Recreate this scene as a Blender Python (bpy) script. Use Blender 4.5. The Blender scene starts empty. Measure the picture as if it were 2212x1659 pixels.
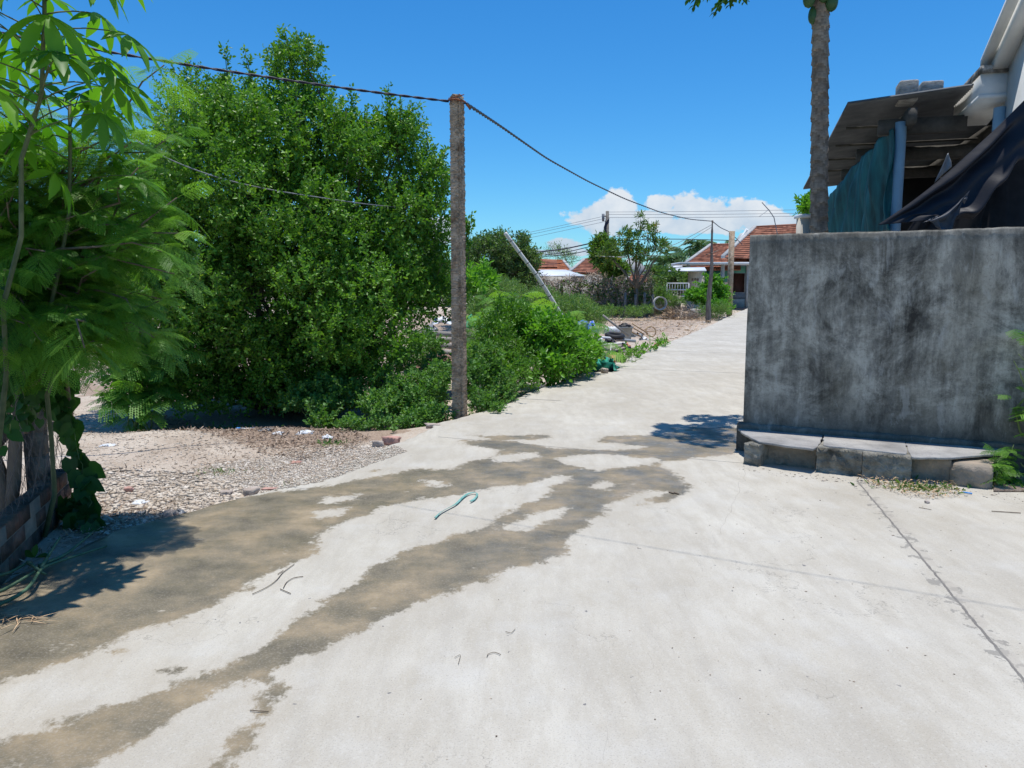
import bpy, math, random
import numpy as np
from mathutils import Vector, Matrix
# ------------------------------------------------------------------ camera, world, sun, exposure
S = bpy.context.scene
PITCH = math.atan((829.5-624)/1662.0); CAMZ = 1.55
cd = bpy.data.cameras.new('camera'); cam = bpy.data.objects.new('camera', cd); S.collection.objects.link(cam)
cam.location = (0, 0, CAMZ); cam.rotation_euler = (math.pi/2-PITCH, 0, 0)
cd.sensor_width = 36.0; cd.lens = 36.0*1662/2212; cd.clip_start = 0.05; cd.clip_end = 3000
S.camera = cam
S.render.resolution_x = 1024; S.render.resolution_y = 768
S.view_settings.view_transform = 'Standard'; S.view_settings.look = 'None'
S.view_settings.exposure = 0.0; S.view_settings.gamma = 1.0
SUN = Vector((0.06, 0.06, 1.0)).normalized()
elev = math.asin(SUN.z); azim = math.atan2(SUN.x, SUN.y)
ld = bpy.data.lights.new('sun', 'SUN'); ld.energy = 4.7; ld.angle = math.radians(0.5); ld.color = (1.0, 0.965, 0.91)
lo = bpy.data.objects.new('sun', ld); S.collection.objects.link(lo)
lo.rotation_euler = (-SUN).to_track_quat('-Z', 'Y').to_euler()
W = bpy.data.worlds.new('World'); S.world = W; W.use_nodes = True
CP, SP = math.cos(PITCH), math.sin(PITCH)

def ray(u, v):
    x = (u-1106.0)/1662; y = (829.5-v)/1662
    return x, CP+SP*y, -SP+CP*y
def G(u, v, z=0.0):
    x, y, dz = ray(u, v); t = (z-CAMZ)/dz
    return np.array((x*t, y*t, z))
def P(u, v, Y):
    x, y, dz = ray(u, v); t = Y/y
    return np.array((x*t, Y, CAMZ+dz*t))
def px(Y): return Y/1662.0          # metres per display pixel at distance Y

def world_nodes():
    nt = W.node_tree; nt.nodes.clear(); N = nt.nodes.new; L = nt.links.new
    def M(op, a, b=None, c=None, clamp=False):
        m = N('ShaderNodeMath'); m.operation = op; m.use_clamp = clamp
        for i, q in enumerate((a, b, c)):
            if q is None: continue
            if isinstance(q, (int, float)): m.inputs[i].default_value = q
            else: L(q, m.inputs[i])
        return m.outputs[0]
    out = N('ShaderNodeOutputWorld')
    sky = N('ShaderNodeTexSky'); sky.sky_type = 'NISHITA'; sky.sun_disc = False
    sky.sun_elevation = elev; sky.sun_rotation = azim; sky.altitude = 0
    sky.air_density = 1.0; sky.dust_density = 0.25; sky.ozone_density = 2.6
    hs = N('ShaderNodeHueSaturation'); hs.inputs['Saturation'].default_value = 1.32; hs.inputs['Value'].default_value = 1.0
    hs.inputs['Hue'].default_value = 0.494
    L(sky.outputs[0], hs.inputs['Color'])
    tint = N('ShaderNodeMix'); tint.data_type = 'RGBA'; tint.blend_type = 'MULTIPLY'; tint.inputs[0].default_value = 1; L(hs.outputs[0], tint.inputs[6]); tint.inputs[7].default_value = (.50, .90, 1.16, 1)
    b1 = N('ShaderNodeBackground'); b1.inputs[1].default_value = 0.13; L(tint.outputs[2], b1.inputs[0])
    tc = N('ShaderNodeTexCoord'); sp = N('ShaderNodeSeparateXYZ'); L(tc.outputs['Generated'], sp.inputs[0])
    yy = M('MAXIMUM', sp.outputs[1], 0.05)
    a = M('DIVIDE', sp.outputs[0], yy); b = M('DIVIDE', sp.outputs[2], yy)
    cv = N('ShaderNodeCombineXYZ'); L(a, cv.inputs[0]); L(b, cv.inputs[1])
    def noise(scale, det, rough=.6, sx=1):
        mp = N('ShaderNodeMapping'); mp.inputs['Scale'].default_value = (sx, 1.25, 1); L(cv.outputs[0], mp.inputs[0])
        n = N('ShaderNodeTexNoise'); n.inputs['Scale'].default_value = scale; n.inputs['Detail'].default_value = det
        n.inputs['Roughness'].default_value = rough; L(mp.outputs[0], n.inputs['Vector']); return n.outputs[0]
    n1 = noise(26, 9, .62); n2 = noise(8, 4, .5)
    blobs = [(1300,470,62,36),(1335,445,42,28),(1385,478,90,22),(1435,440,40,18),(1482,446,44,30),(1530,462,62,34),
             (1600,464,48,34),(1640,478,60,26),(1700,482,60,20),(1480,486,150,16),(1212,530,34,14),(962,492,40,26),(1190,545,90,7)]
    f = None
    for (u, v, ru, rv) in blobs:
        x, y, dz = ray(u, v); ax, bz = x/y, dz/y
        dx = M('DIVIDE', M('SUBTRACT', a, ax), ru/1662.0); dy = M('DIVIDE', M('SUBTRACT', b, bz), rv/1662.0)
        d = M('SQRT', M('ADD', M('MULTIPLY', dx, dx), M('MULTIPLY', dy, dy)))
        g = M('SUBTRACT', 1.15, d)
        f = g if f is None else M('MAXIMUM', f, g)
    f = M('ADD', f, M('MULTIPLY', M('SUBTRACT', n1, .5), 2.3))
    mask = M('SMOOTH_MIN', M('MULTIPLY', M('ADD', f, .02), 4.5, clamp=True), 1.0, .1)
    front = M('GREATER_THAN', sp.outputs[1], 0.05); mask = M('MULTIPLY', mask, front); mask = M('MULTIPLY', mask, 0.93)
    # cloud shading: brighter where thick and at upper edges
    shade = M('ADD', M('MULTIPLY', M('SUBTRACT', n1, .5), .9), M('MULTIPLY', M('SUBTRACT', b, 0.085), 6.0))
    cr = N('ShaderNodeValToRGB'); L(M('ADD', shade, .5), cr.inputs[0])
    cr.color_ramp.elements[0].position = .1; cr.color_ramp.elements[0].color = (.46, .60, .78, 1)
    cr.color_ramp.elements[1].position = .72; cr.color_ramp.elements[1].color = (.90, .93, .97, 1)
    b2 = N('ShaderNodeBackground'); b2.inputs[1].default_value = 0.9; L(cr.outputs[0], b2.inputs[0])
    mx = N('ShaderNodeMixShader'); L(mask, mx.inputs[0]); L(b1.outputs[0], mx.inputs[1]); L(b2.outputs[0], mx.inputs[2])
    L(mx.outputs[0], out.inputs[0])
world_nodes()

# ------------------------------------------------------------------ helpers
rng = np.random.default_rng(11)
def unit(v):
    v = np.asarray(v, float); return v/np.maximum(np.linalg.norm(v, axis=-1, keepdims=True), 1e-9)
def rdir(n): return unit(rng.normal(size=(n, 3)))
UP = np.array((0, 0, 1.0))

def wloc(o):
    v = np.zeros(3)
    while o is not None: v = v+np.array(o.location); o = o.parent
    return v
class MB:
    def __init__(s): s.V = []; s.F = []; s.R = []; s.M = []; s.n = 0
    def add(s, V, F, rnd=0.5, m=0):
        V = np.asarray(V, float).reshape(-1, 3); F = np.asarray(F, dtype=np.int64)
        s.V.append(V); s.F.append(F+s.n); s.n += len(V)
        s.R.append(np.full(len(F), rnd) if np.isscalar(rnd) else np.asarray(rnd, float)); s.M.append(np.full(len(F), m)); return s
    def obox(s, p, a, b, c, rnd=.5, m=0):
        p, a, b, c = [np.asarray(q, float) for q in (p, a, b, c)]
        if np.dot(np.cross(a, b), c) < 0: a, b = b, a
        V = [p, p+a, p+a+b, p+b, p+c, p+a+c, p+a+b+c, p+b+c]
        return s.add(V, [(0,3,2,1),(4,5,6,7),(0,1,5,4),(1,2,6,5),(2,3,7,6),(3,0,4,7)], rnd, m)
    def box(s, x0, y0, z0, x1, y1, z1, rnd=.5, m=0): return s.obox((x0,y0,z0), (x1-x0,0,0), (0,y1-y0,0), (0,0,z1-z0), rnd, m)
    def tube(s, pts, r, n=6, rnd=.5, m=0, cap=True):
        pts = np.asarray(pts, float); k = len(pts); r = np.full(k, r) if np.isscalar(r) else np.asarray(r, float)
        T = np.gradient(pts, axis=0); T = unit(T)
        ref = np.array((0.31, 0.17, 1.0)) if abs(unit(T.mean(0))[2]) < .9 else np.array((1.0, .2, 0))
        A = unit(np.cross(T, ref)); B = np.cross(T, A)
        th = np.linspace(0, 2*np.pi, n, endpoint=False)
        V = pts[:, None]+r[:, None, None]*(np.cos(th)[None, :, None]*A[:, None]+np.sin(th)[None, :, None]*B[:, None])
        i = np.arange(k-1)[:, None]*n; j = np.arange(n)[None]; jn = (j+1) % n
        F = np.stack([i+j, i+jn, i+n+jn, i+n+j], -1).reshape(-1, 4); base = s.n
        s.add(V, F, rnd, m)
        if cap:
            s.F += [np.array([np.arange(n)[::-1]+base]), np.array([np.arange(n)+base+(k-1)*n])]
            s.R += [np.array([.5])]*2; s.M += [np.array([m])]*2
        return s
    def prism(s, poly, vec, rnd=.5, m=0):
        poly = np.asarray(poly, float); vec = np.asarray(vec, float); k = len(poly)
        nrm = np.zeros(3)
        for i in range(k): nrm += np.cross(poly[i]-poly[0], poly[(i+1) % k]-poly[0])
        if np.dot(nrm, vec) < 0: poly = poly[::-1]
        V = np.vstack([poly, poly+vec]); b = s.n
        s.add(V, [(i, (i+1) % k, (i+1) % k+k, i+k) for i in range(k)], rnd, m)
        s.F += [np.array([np.arange(k)[::-1]+b]), np.array([np.arange(k)+k+b])]; s.R += [np.array([rnd])]*2; s.M += [np.array([m])]*2
        return s
    def grid(s, Vg, rnd=.5, m=0):
        Vg = np.asarray(Vg, float); a, b = Vg.shape[:2]
        i, j = np.meshgrid(np.arange(a-1), np.arange(b-1), indexing='ij'); q = (i*b+j).ravel()
        return s.add(Vg.reshape(-1, 3), np.stack([q, q+1, q+b+1, q+b], -1), rnd, m)
    def leaves(s, p, d, n, L, Wd, shape='hex', rnd=None, droop=.12, fold=.18, m=0):
        N = len(p)
        if N == 0: return s
        L = np.broadcast_to(L, N).astype(float); Wd = np.broadcast_to(Wd, N).astype(float)
        d = unit(d); sd = unit(np.cross(d, n)); n = np.cross(sd, d)
        if shape == 'rhomb': T = [(0,0),(.45,-.5),(1,0),(.45,.5)]; F = [(0,1,2),(0,2,3)]
        elif shape == 'flat': T = [(0,0),(.45,-.5),(1,0),(.45,.5)]; F = [(0,1,2,3)]
        elif shape == 'hex': T = [(0,0),(.28,-.46),(.68,-.40),(1,0),(.68,.40),(.28,.46)]; F = [(0,1,2,3),(0,3,4,5)]
        elif shape == 'heart': T = [(0.05,0),(-.12,-.3),(.1,-.52),(.45,-.5),(.8,-.2),(1,0),(.8,.2),(.45,.5),(.1,.52),(-.12,.3)]; F = [(0,1,2,3),(0,3,4,5),(0,5,6,7),(0,7,8,9)]
        else: T = [(0,0),(.2,-.22),(.42,-.42),(.62,-.5),(.82,-.3),(1,0),(.82,.3),(.62,.5),(.42,.42),(.2,.22),(.42,0),(.7,0)]; F = [(0,1,2,10),(10,2,3,11),(11,3,4,5),(0,10,8,9),(10,11,7,8),(11,5,6,7)]
        T = np.array(T, float); k = len(T)
        t = T[:, 0][None, :, None]; w = T[:, 1][None, :, None]
        V = p[:, None]+d[:, None]*(t*L[:, None, None])+sd[:, None]*(w*Wd[:, None, None])+n[:, None]*((np.abs(w)*fold*2*Wd[:, None, None])-droop*L[:, None, None]*t*t)
        Fa = (np.arange(N)[:, None, None]*k+np.array(F)[None]).reshape(-1, len(F[0]))
        if rnd is None: rnd = rng.random(N)
        return s.add(V, Fa, np.repeat(rnd, len(F)), m)
    def build(s, name, mats, parent=None, smooth=False):
        if not isinstance(mats, (list, tuple)): mats = [mats]
        me = bpy.data.meshes.new(name); V = np.vstack(s.V)
        if parent is not None: V = V-wloc(parent)
        me.vertices.add(len(V)); me.vertices.foreach_set('co', V.ravel())
        tot = np.concatenate([np.full(len(f), f.shape[1]) for f in s.F]); li = np.concatenate([f.ravel() for f in s.F])
        me.loops.add(len(li)); me.loops.foreach_set('vertex_index', li.astype(np.int32))
        me.polygons.add(len(tot)); st = np.concatenate([[0], np.cumsum(tot)[:-1]])
        me.polygons.foreach_set('loop_start', st.astype(np.int32))
        me.polygons.foreach_set('material_index', np.concatenate(s.M).astype(np.int32))
        if smooth: me.polygons.foreach_set('use_smooth', np.ones(len(tot), bool))
        me.update(calc_edges=True)
        at = me.attributes.new('rnd', 'FLOAT', 'FACE'); at.data.foreach_set('value', np.concatenate(s.R).astype(np.float32))
        for q in mats: me.materials.append(q)
        o = bpy.data.objects.new(name, me); S.collection.objects.link(o)
        if parent is not None: o.parent = parent
        return o

def tag(o, label=None, cat=None, group=None, kind=None):
    if label: o['label'] = label
    if cat: o['category'] = cat
    if group: o['group'] = group
    if kind: o['kind'] = kind
    return o
def thing(name, loc, label, cat, group=None):
    o = bpy.data.objects.new(name, None); o.location = Vector([float(q) for q in loc]); o.empty_display_size = .2
    S.collection.objects.link(o); return tag(o, label, cat, group)

# ------------------------------------------------------------------ materials
def newmat(name):
    m = bpy.data.materials.new(name); m.use_nodes = True; nt = m.node_tree
    return m, nt, nt.nodes['Principled BSDF']
def c4(c): return (c[0], c[1], c[2], 1)
def noise_node(nt, scale, det=6, rough=.6, stretch=(1,1,1), coord='Object', dist=0):
    tc = nt.nodes.new('ShaderNodeTexCoord'); mp = nt.nodes.new('ShaderNodeMapping'); mp.inputs['Scale'].default_value = stretch
    nt.links.new(tc.outputs[coord], mp.inputs[0]); n = nt.nodes.new('ShaderNodeTexNoise')
    n.inputs['Scale'].default_value = scale; n.inputs['Detail'].default_value = det; n.inputs['Roughness'].default_value = rough
    n.inputs['Distortion'].default_value = dist
    nt.links.new(mp.outputs[0], n.inputs['Vector']); return n.outputs[0]
def ramp(nt, fac, stops):
    r = nt.nodes.new('ShaderNodeValToRGB'); nt.links.new(fac, r.inputs[0]); e = r.color_ramp.elements
    while len(e) < len(stops): e.new(.5)
    for i, (p, c) in enumerate(stops): e[i].position = p; e[i].color = c4(c)
    return r.outputs[0]
def mathn(nt, op, a, b=None, clamp=False):
    m = nt.nodes.new('ShaderNodeMath'); m.operation = op; m.use_clamp = clamp
    for i, q in enumerate((a, b)):
        if q is None: continue
        if isinstance(q, (int, float)): m.inputs[i].default_value = q
        else: nt.links.new(q, m.inputs[i])
    return m.outputs[0]
def mixc(nt, f, a, b, bt='MIX'):
    m = nt.nodes.new('ShaderNodeMix'); m.data_type = 'RGBA'; m.blend_type = bt
    for i, q in ((0, f), (6, a), (7, b)):
        if isinstance(q, (int, float)): m.inputs[i].default_value = q
        elif isinstance(q, tuple): m.inputs[i].default_value = c4(q)
        else: nt.links.new(q, m.inputs[i])
    return m.outputs[2]
def bump(nt, bs, h, strength=.4, dist=.02, prev=None):
    b = nt.nodes.new('ShaderNodeBump'); b.inputs['Strength'].default_value = strength; b.inputs['Distance'].default_value = dist
    nt.links.new(h, b.inputs['Height'])
    if prev is not None: nt.links.new(prev, b.inputs['Normal'])
    if bs is not None: nt.links.new(b.outputs[0], bs.inputs['Normal'])
    return b.outputs[0]
def attr(nt, name):
    a = nt.nodes.new('ShaderNodeAttribute'); a.attribute_name = name; return a.outputs['Fac']
def surf(name, stops, scale=4, det=7, rough=.85, stretch=(1,1,1), bs=None, bstr=.4, bdist=.02, rndmix=None, metal=0, spec=.3, dist=0, speck=None):
    m, nt, p = newmat(name)
    col = ramp(nt, noise_node(nt, scale, det, .62, stretch, dist=dist), stops)
    if speck: col = mixc(nt, mathn(nt, 'GREATER_THAN', noise_node(nt, speck[0], 3, .5), speck[1]), col, speck[2])
    if rndmix:
        col = mixc(nt, ramp(nt, attr(nt, 'rnd'), [(0, (0,0,0)), (1, (1,1,1))]), mixc(nt, 1.0, col, rndmix[0], 'MULTIPLY'), mixc(nt, 1.0, col, rndmix[1], 'MULTIPLY'))
    nt.links.new(col, p.inputs['Base Color']); p.inputs['Roughness'].default_value = rough; p.inputs['Metallic'].default_value = metal
    p.inputs['Specular IOR Level'].default_value = spec
    if bs: bump(nt, p, noise_node(nt, bs, 6, .65, stretch), bstr, bdist)
    return m
def leafmat(name, a, b, trans=.35, rough=.42, c=None, spec=.35):
    spec = min(spec, .28) if name != 'bush_leaf' else spec
    m, nt, p = newmat(name)
    st = [(0, a), (.8, b)] + ([(1, c)] if c else [])
    col = ramp(nt, attr(nt, 'rnd'), st)
    big = noise_node(nt, 1.6, 3, .5)
    col = mixc(nt, mathn(nt, 'MULTIPLY', big, .5), col, mixc(nt, 1.0, col, (.55, .75, .6), 'MULTIPLY'))
    nt.links.new(col, p.inputs['Base Color']); p.inputs['Roughness'].default_value = rough; p.inputs['Specular IOR Level'].default_value = spec
    tr = nt.nodes.new('ShaderNodeBsdfTranslucent'); nt.links.new(mixc(nt, 1.0, col, (1.5, 1.6, .55), 'MULTIPLY'), tr.inputs[0])
    mx = nt.nodes.new('ShaderNodeMixShader'); mx.inputs[0].default_value = trans
    nt.links.new(p.outputs[0], mx.inputs[1]); nt.links.new(tr.outputs[0], mx.inputs[2])
    nt.links.new(mx.outputs[0], nt.nodes['Material Output'].inputs[0]); return m

M = {}
M['bushleaf'] = leafmat('bush_leaf', (.06,.165,.02), (.18,.36,.04), .27, .42, (.33,.46,.06), .3)
M['weedleaf'] = leafmat('weed_leaf', (.05,.14,.03), (.15,.30,.07), .32, .5, (.25,.38,.09))
M['limeleaf'] = leafmat('lime_leaf', (.06,.20,.02), (.18,.38,.05), .4, .4, (.28,.46,.07))
M['feather'] = leafmat('feathery_leaf', (.06,.17,.025), (.17,.35,.05), .42, .5, (.26,.44,.07))
M['cassava'] = leafmat('cassava_leaf', (.07,.20,.02), (.17,.36,.035), .5, .4)
M['papaya'] = leafmat('papaya_leaf', (.04,.12,.015), (.08,.2,.02), .35, .4)
M['darkleaf'] = leafmat('vine_leaf', (.02,.07,.015), (.05,.14,.03), .3, .5)
M['farleaf'] = leafmat('far_tree_leaf', (.055,.12,.035), (.15,.24,.07), .28, .5)
M['almond'] = leafmat('almond_leaf', (.055,.14,.03), (.15,.24,.04), .3, .5, (.38,.2,.04))
M['palm'] = leafmat('palm_leaf', (.05,.12,.04), (.12,.22,.07), .2, .4)
M['scrub'] = leafmat('scrub_leaf', (.09,.17,.05), (.18,.30,.08), .3, .6, (.36,.33,.16))
M['dryvine'] = surf('dry_vine', [(.3,(.26,.205,.16)),(.7,(.50,.42,.34))], 6, rough=.9, rndmix=((.6,.6,.6),(1.3,1.2,1.1)))
M['dryleaf'] = surf('dry_leaf_litter', [(.3,(.27,.20,.145)),(.7,(.50,.40,.31))], 9, rough=.9, rndmix=((.4,.38,.38),(1.25,1.2,1.15)))
M['drygrass'] = surf('dry_grass', [(.3,(.38,.26,.14)),(.7,(.62,.48,.3))], 9, rough=.9, rndmix=((.6,.6,.6),(1.2,1.1,1.1)))
M['stem'] = surf('green_stem', [(.3,(.11,.16,.05)),(.7,(.22,.27,.10))], 12, rough=.6)
M['stalk'] = surf('cassava_stalk', [(.3,(.05,.075,.03)),(.7,(.13,.15,.07))], 12, rough=.6)
M['bark'] = surf('bark', [(.3,(.10,.075,.055)),(.7,(.24,.19,.14))], 12, rough=.9, bs=40, stretch=(1,1,.2))
M['lightbark'] = surf('light_bark', [(.3,(.22,.17,.12)),(.7,(.42,.34,.26))], 12, rough=.9)

# ------------------------------------------------------------------ terrain functions
EL_D = [(-900,1800),(-330,1480),(0,1262),(230,1152),(400,1108),(560,1068),(700,1018),(840,966),(905,940),(940,915),(1010,899),(1080,880),(1110,862),(1180,836),(1280,800),(1440,741),(1570,690)]
EL = np.array([G(u, v)[:2] for u, v in EL_D]); EL = np.vstack([EL, [[10.9+(62-39)*.385, 62.0]]])
def el(y): return np.interp(y, EL[:, 1], EL[:, 0])
def sst(t): t = np.clip(t, 0, 1); return t*t*(3-2*t)
def rz(x, y): return .3*sst((np.asarray(y, float)-26)/34)
def wob(x, y, s=1.0):
    return (np.sin(x*1.7*s+.3)*np.cos(y*1.3*s+1.1)+.6*np.sin(x*3.9*s+y*2.7*s)+.4*np.sin(-x*5.3*s+y*6.1*s+2))/2
def gz(x, y):
    x = np.asarray(x, float); y = np.asarray(y, float)
    d = el(y)-x
    drop = .24*sst(d/.5)*sst((y-8.6)/1.2)*(1-sst((y-24)/8))
    base = -.035-.04*sst(d/1.5)
    mound = .55*np.exp(-(((x+.2)/2.6)**2+((y-21.5)/3.2)**2))
    return rz(x, y)+base-drop+mound+.03*wob(x, y)*sst(d/.6)

# ------------------------------------------------------------------ ground (dirt)
def seg_sdf(pts, poly):
    poly = np.asarray(poly, float); n = len(poly); dmin = np.full(len(pts), 1e9); inside = np.zeros(len(pts), bool)
    for i in range(n):
        a = poly[i]; b = poly[(i+1) % n]; ab = b-a; pa = pts-a
        t = np.clip((pa@ab)/max(ab@ab, 1e-9), 0, 1); d = np.linalg.norm(pa-t[:, None]*ab, axis=1); dmin = np.minimum(dmin, d)
        c = ((a[1] > pts[:, 1]) != (b[1] > pts[:, 1])) & (pts[:, 0] < (b[0]-a[0])*(pts[:, 1]-a[1])/((b[1]-a[1])+1e-12)+a[0]); inside ^= c
    return np.where(inside, dmin, -dmin)

def ground_mat():
    m, nt, p = newmat('sandy_dirt')
    sand = ramp(nt, noise_node(nt, 1.3, 9, .68), [(.3,(.36,.285,.215)),(.5,(.47,.39,.31)),(.68,(.56,.485,.40))])
    sand = mixc(nt, ramp(nt, noise_node(nt, 9, 8, .75), [(.5,(0,0,0)),(.75,(.55,.55,.55))]), sand, (.32,.25,.185))
    sand = mixc(nt, mathn(nt, 'MULTIPLY', mathn(nt, 'GREATER_THAN', noise_node(nt, 45, 4, .6), .62), .8), sand, (.62,.57,.49))
    grav = attr(nt, 'gravel'); lit = attr(nt, 'litter')
    vo = nt.nodes.new('ShaderNodeTexVoronoi'); vo.inputs['Scale'].default_value = 42
    tc = nt.nodes.new('ShaderNodeTexCoord'); nt.links.new(tc.outputs['Object'], vo.inputs['Vector'])
    sepv = nt.nodes.new('ShaderNodeSeparateColor'); nt.links.new(vo.outputs['Color'], sepv.inputs[0])
    gcol = ramp(nt, sepv.outputs[0], [(0,(.48,.41,.34)),(.4,(.60,.54,.46)),(1,(.72,.67,.60))])
    gm = mathn(nt, 'GREATER_THAN', mathn(nt, 'ADD', grav, mathn(nt, 'MULTIPLY', mathn(nt, 'SUBTRACT', noise_node(nt, 7, 6, .7), .5), 1.3)), .5)
    col = mixc(nt, gm, sand, gcol)
    lcol = ramp(nt, noise_node(nt, 38, 6, .75, (1, 2.2, 1)), [(.35,(.13,.085,.06)),(.5,(.30,.21,.15)),(.66,(.50,.40,.31))])
    lm = mathn(nt, 'MULTIPLY', mathn(nt, 'GREATER_THAN', mathn(nt, 'ADD', lit, mathn(nt, 'MULTIPLY', mathn(nt, 'SUBTRACT', noise_node(nt, 5, 7, .7), .5), 1.4)), .5), .85)
    col = mixc(nt, lm, col, lcol)
    col = mixc(nt, mathn(nt, 'GREATER_THAN', noise_node(nt, 60, 3), .66), col, (.22,.16,.12))
    nt.links.new(col, p.inputs['Base Color']); p.inputs['Roughness'].default_value = .95; p.inputs['Specular IOR Level'].default_value = .15
    b1 = bump(nt, None, noise_node(nt, 30, 7, .7), .6, .02)
    b2 = bump(nt, p, mathn(nt, 'MULTIPLY', mathn(nt, 'SUBTRACT', 1.0, vo.outputs['Distance']), gm), .8, .012, b1)
    return m
M['dirt'] = ground_mat()
def graded(a, b, fine0, fine1, step, far):
    s = [fine0]
    while s[-1] < fine1: s.append(s[-1]+step)
    q = step; hi = s[-1]; up = []
    while hi < b: q = min(q*1.25, far); hi += q; up.append(hi)
    q = step; lo_ = fine0; dn = []
    while lo_ > a: q = min(q*1.25, far); lo_ -= q; dn.append(lo_)
    return np.array(dn[::-1]+s+up)
def make_ground():
    xs = graded(-900, 900, -6.5, .8, .06, 90); ys = graded(-60, 1500, 4.4, 12.5, .06, 90)
    X, Y = np.meshgrid(xs, ys, indexing='ij'); Z = gz(X, Y)
    under = (X > el(Y)+.25) & (Y > -5) & (Y < 62) & (X < el(Y)+30)
    Z = np.where(under, np.minimum(Z, rz(X, Y)-.3), Z)
    far = (np.abs(X) > 60) | (Y > 90) | (Y < -20); Z = np.where(far, -.1, Z)
    mb = MB(); mb.grid(np.stack([X, Y, Z], -1).transpose(1, 0, 2)[:, :, :])
    o = mb.build('ground', M['dirt'], smooth=True); tag(o, kind='structure')
    Xf = X.T.ravel(); Yf = Y.T.ravel(); pts = np.stack([Xf, Yf], 1)
    gp = [G(u, v)[:2] for u, v in [(300,1180),(430,1010),(470,985),(640,965),(830,955),(860,990),(700,1045),(560,1090)]]
    lp = [G(u, v)[:2] for u, v in [(150,800),(300,845),(420,905),(560,950),(760,950),(830,945),(980,870),(900,780),(500,780)]]
    l2 = [G(u, v)[:2] for u, v in [(150,1085),(200,1010),(330,1060),(470,1040),(420,1110),(300,1170),(100,1180)]]
    l3 = np.array([(3.0,24.0),(6.5,28.5),(14.5,52),(-2,52),(-12,40),(-12,13),(-6,12.5),(-1,12.5)])
    g = np.clip(seg_sdf(pts, gp)/.5+.55, 0, 1)
    li = np.maximum(np.clip(seg_sdf(pts, lp)/.7+.5, 0, 1), .62*np.clip(seg_sdf(pts, l2)/.4+.5, 0, 1))
    li = np.maximum(li, .55*np.clip(seg_sdf(pts, l3)/1.5+.5, 0, 1))
    for nm, val in (('gravel', g), ('litter', li)):
        a = o.data.attributes.new(nm, 'FLOAT', 'POINT'); a.data.foreach_set('value', val.astype(np.float32))
make_ground()

# ------------------------------------------------------------------ concrete road
U_ = [(-300,1270),(0,1220),(120,1160),(230,1128),(380,1095),(560,1066),(690,1050),(800,1030),(900,1012),(985,1012),(1000,1000),(1070,985),(1080,972),(1010,962),(985,948),(1120,952),(1190,966),(1330,972),(1400,966),(1290,955),(1300,942),(1430,938),(1480,925),(1605,925),(1615,960),(1590,985),(1500,990),(1430,1000),(1400,1020),(1340,1030),(1200,1028),(1185,1040),(1060,1058),(1000,1070),(930,1080),(860,1090),(760,1125),(700,1150),(680,1200),(590,1242),(500,1290),(400,1335),(300,1370),(150,1430),(0,1482),(-300,1570)]
L_ = [(1250,1015),(1190,1050),(1175,1070),(1120,1095),(1040,1130),(980,1155),(860,1192),(800,1225),(740,1270),(680,1305),(620,1345),(560,1390),(520,1420),(420,1460),(300,1505),(150,1545),(0,1595),(-300,1660),(-300,2300),(60,1900),(190,1659),(290,1610),(400,1545),(470,1520),(480,1490),(540,1475),(562,1478),(520,1560),(470,1610),(430,1659),(350,1900),(480,1900),(545,1650),(575,1555),(620,1495),(608,1450),(680,1415),(780,1370),(870,1325),(990,1280),(1090,1240),(1180,1215),(1245,1200),(1235,1170),(1262,1140),(1330,1098),(1440,1086),(1500,1064),(1490,1045),(1450,1010),(1380,1000)]
DRY = [[(1200,988),(1290,982),(1420,992),(1400,1004),(1290,1015),(1230,1005)],[(1060,985),(1150,978),(1165,986),(1080,998)],[(920,1038),(965,1038),(955,1050),(930,1050)],
       [(1320,1092),(1365,1072),(1410,1058),(1440,1062),(1400,1080),(1350,1100)],[(1100,1140),(1150,1112),(1215,1098),(1190,1120),(1130,1146)],[(1280,1050),(1310,1040),(1330,1044),(1290,1058)],
       [(700,1075),(780,1068),(770,1078),(700,1085)],[(680,1105),(740,1098),(730,1112),(690,1118)]]
WET2 = [[(305,1478),(325,1450),(370,1436),(430,1438),(400,1452),(345,1462),(335,1482)],[(240,1408),(262,1398),(275,1402),(255,1418)],[(190,1440),(205,1434),(205,1446)],[(215,1448),(232,1440),(228,1456)],
        [(1440,925),(1560,915),(1605,925),(1605,945),(1480,950)],[(760,1020),(840,1010),(820,1022)],[(1010,940),(1200,938),(1190,950),(1080,952)]]
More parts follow.
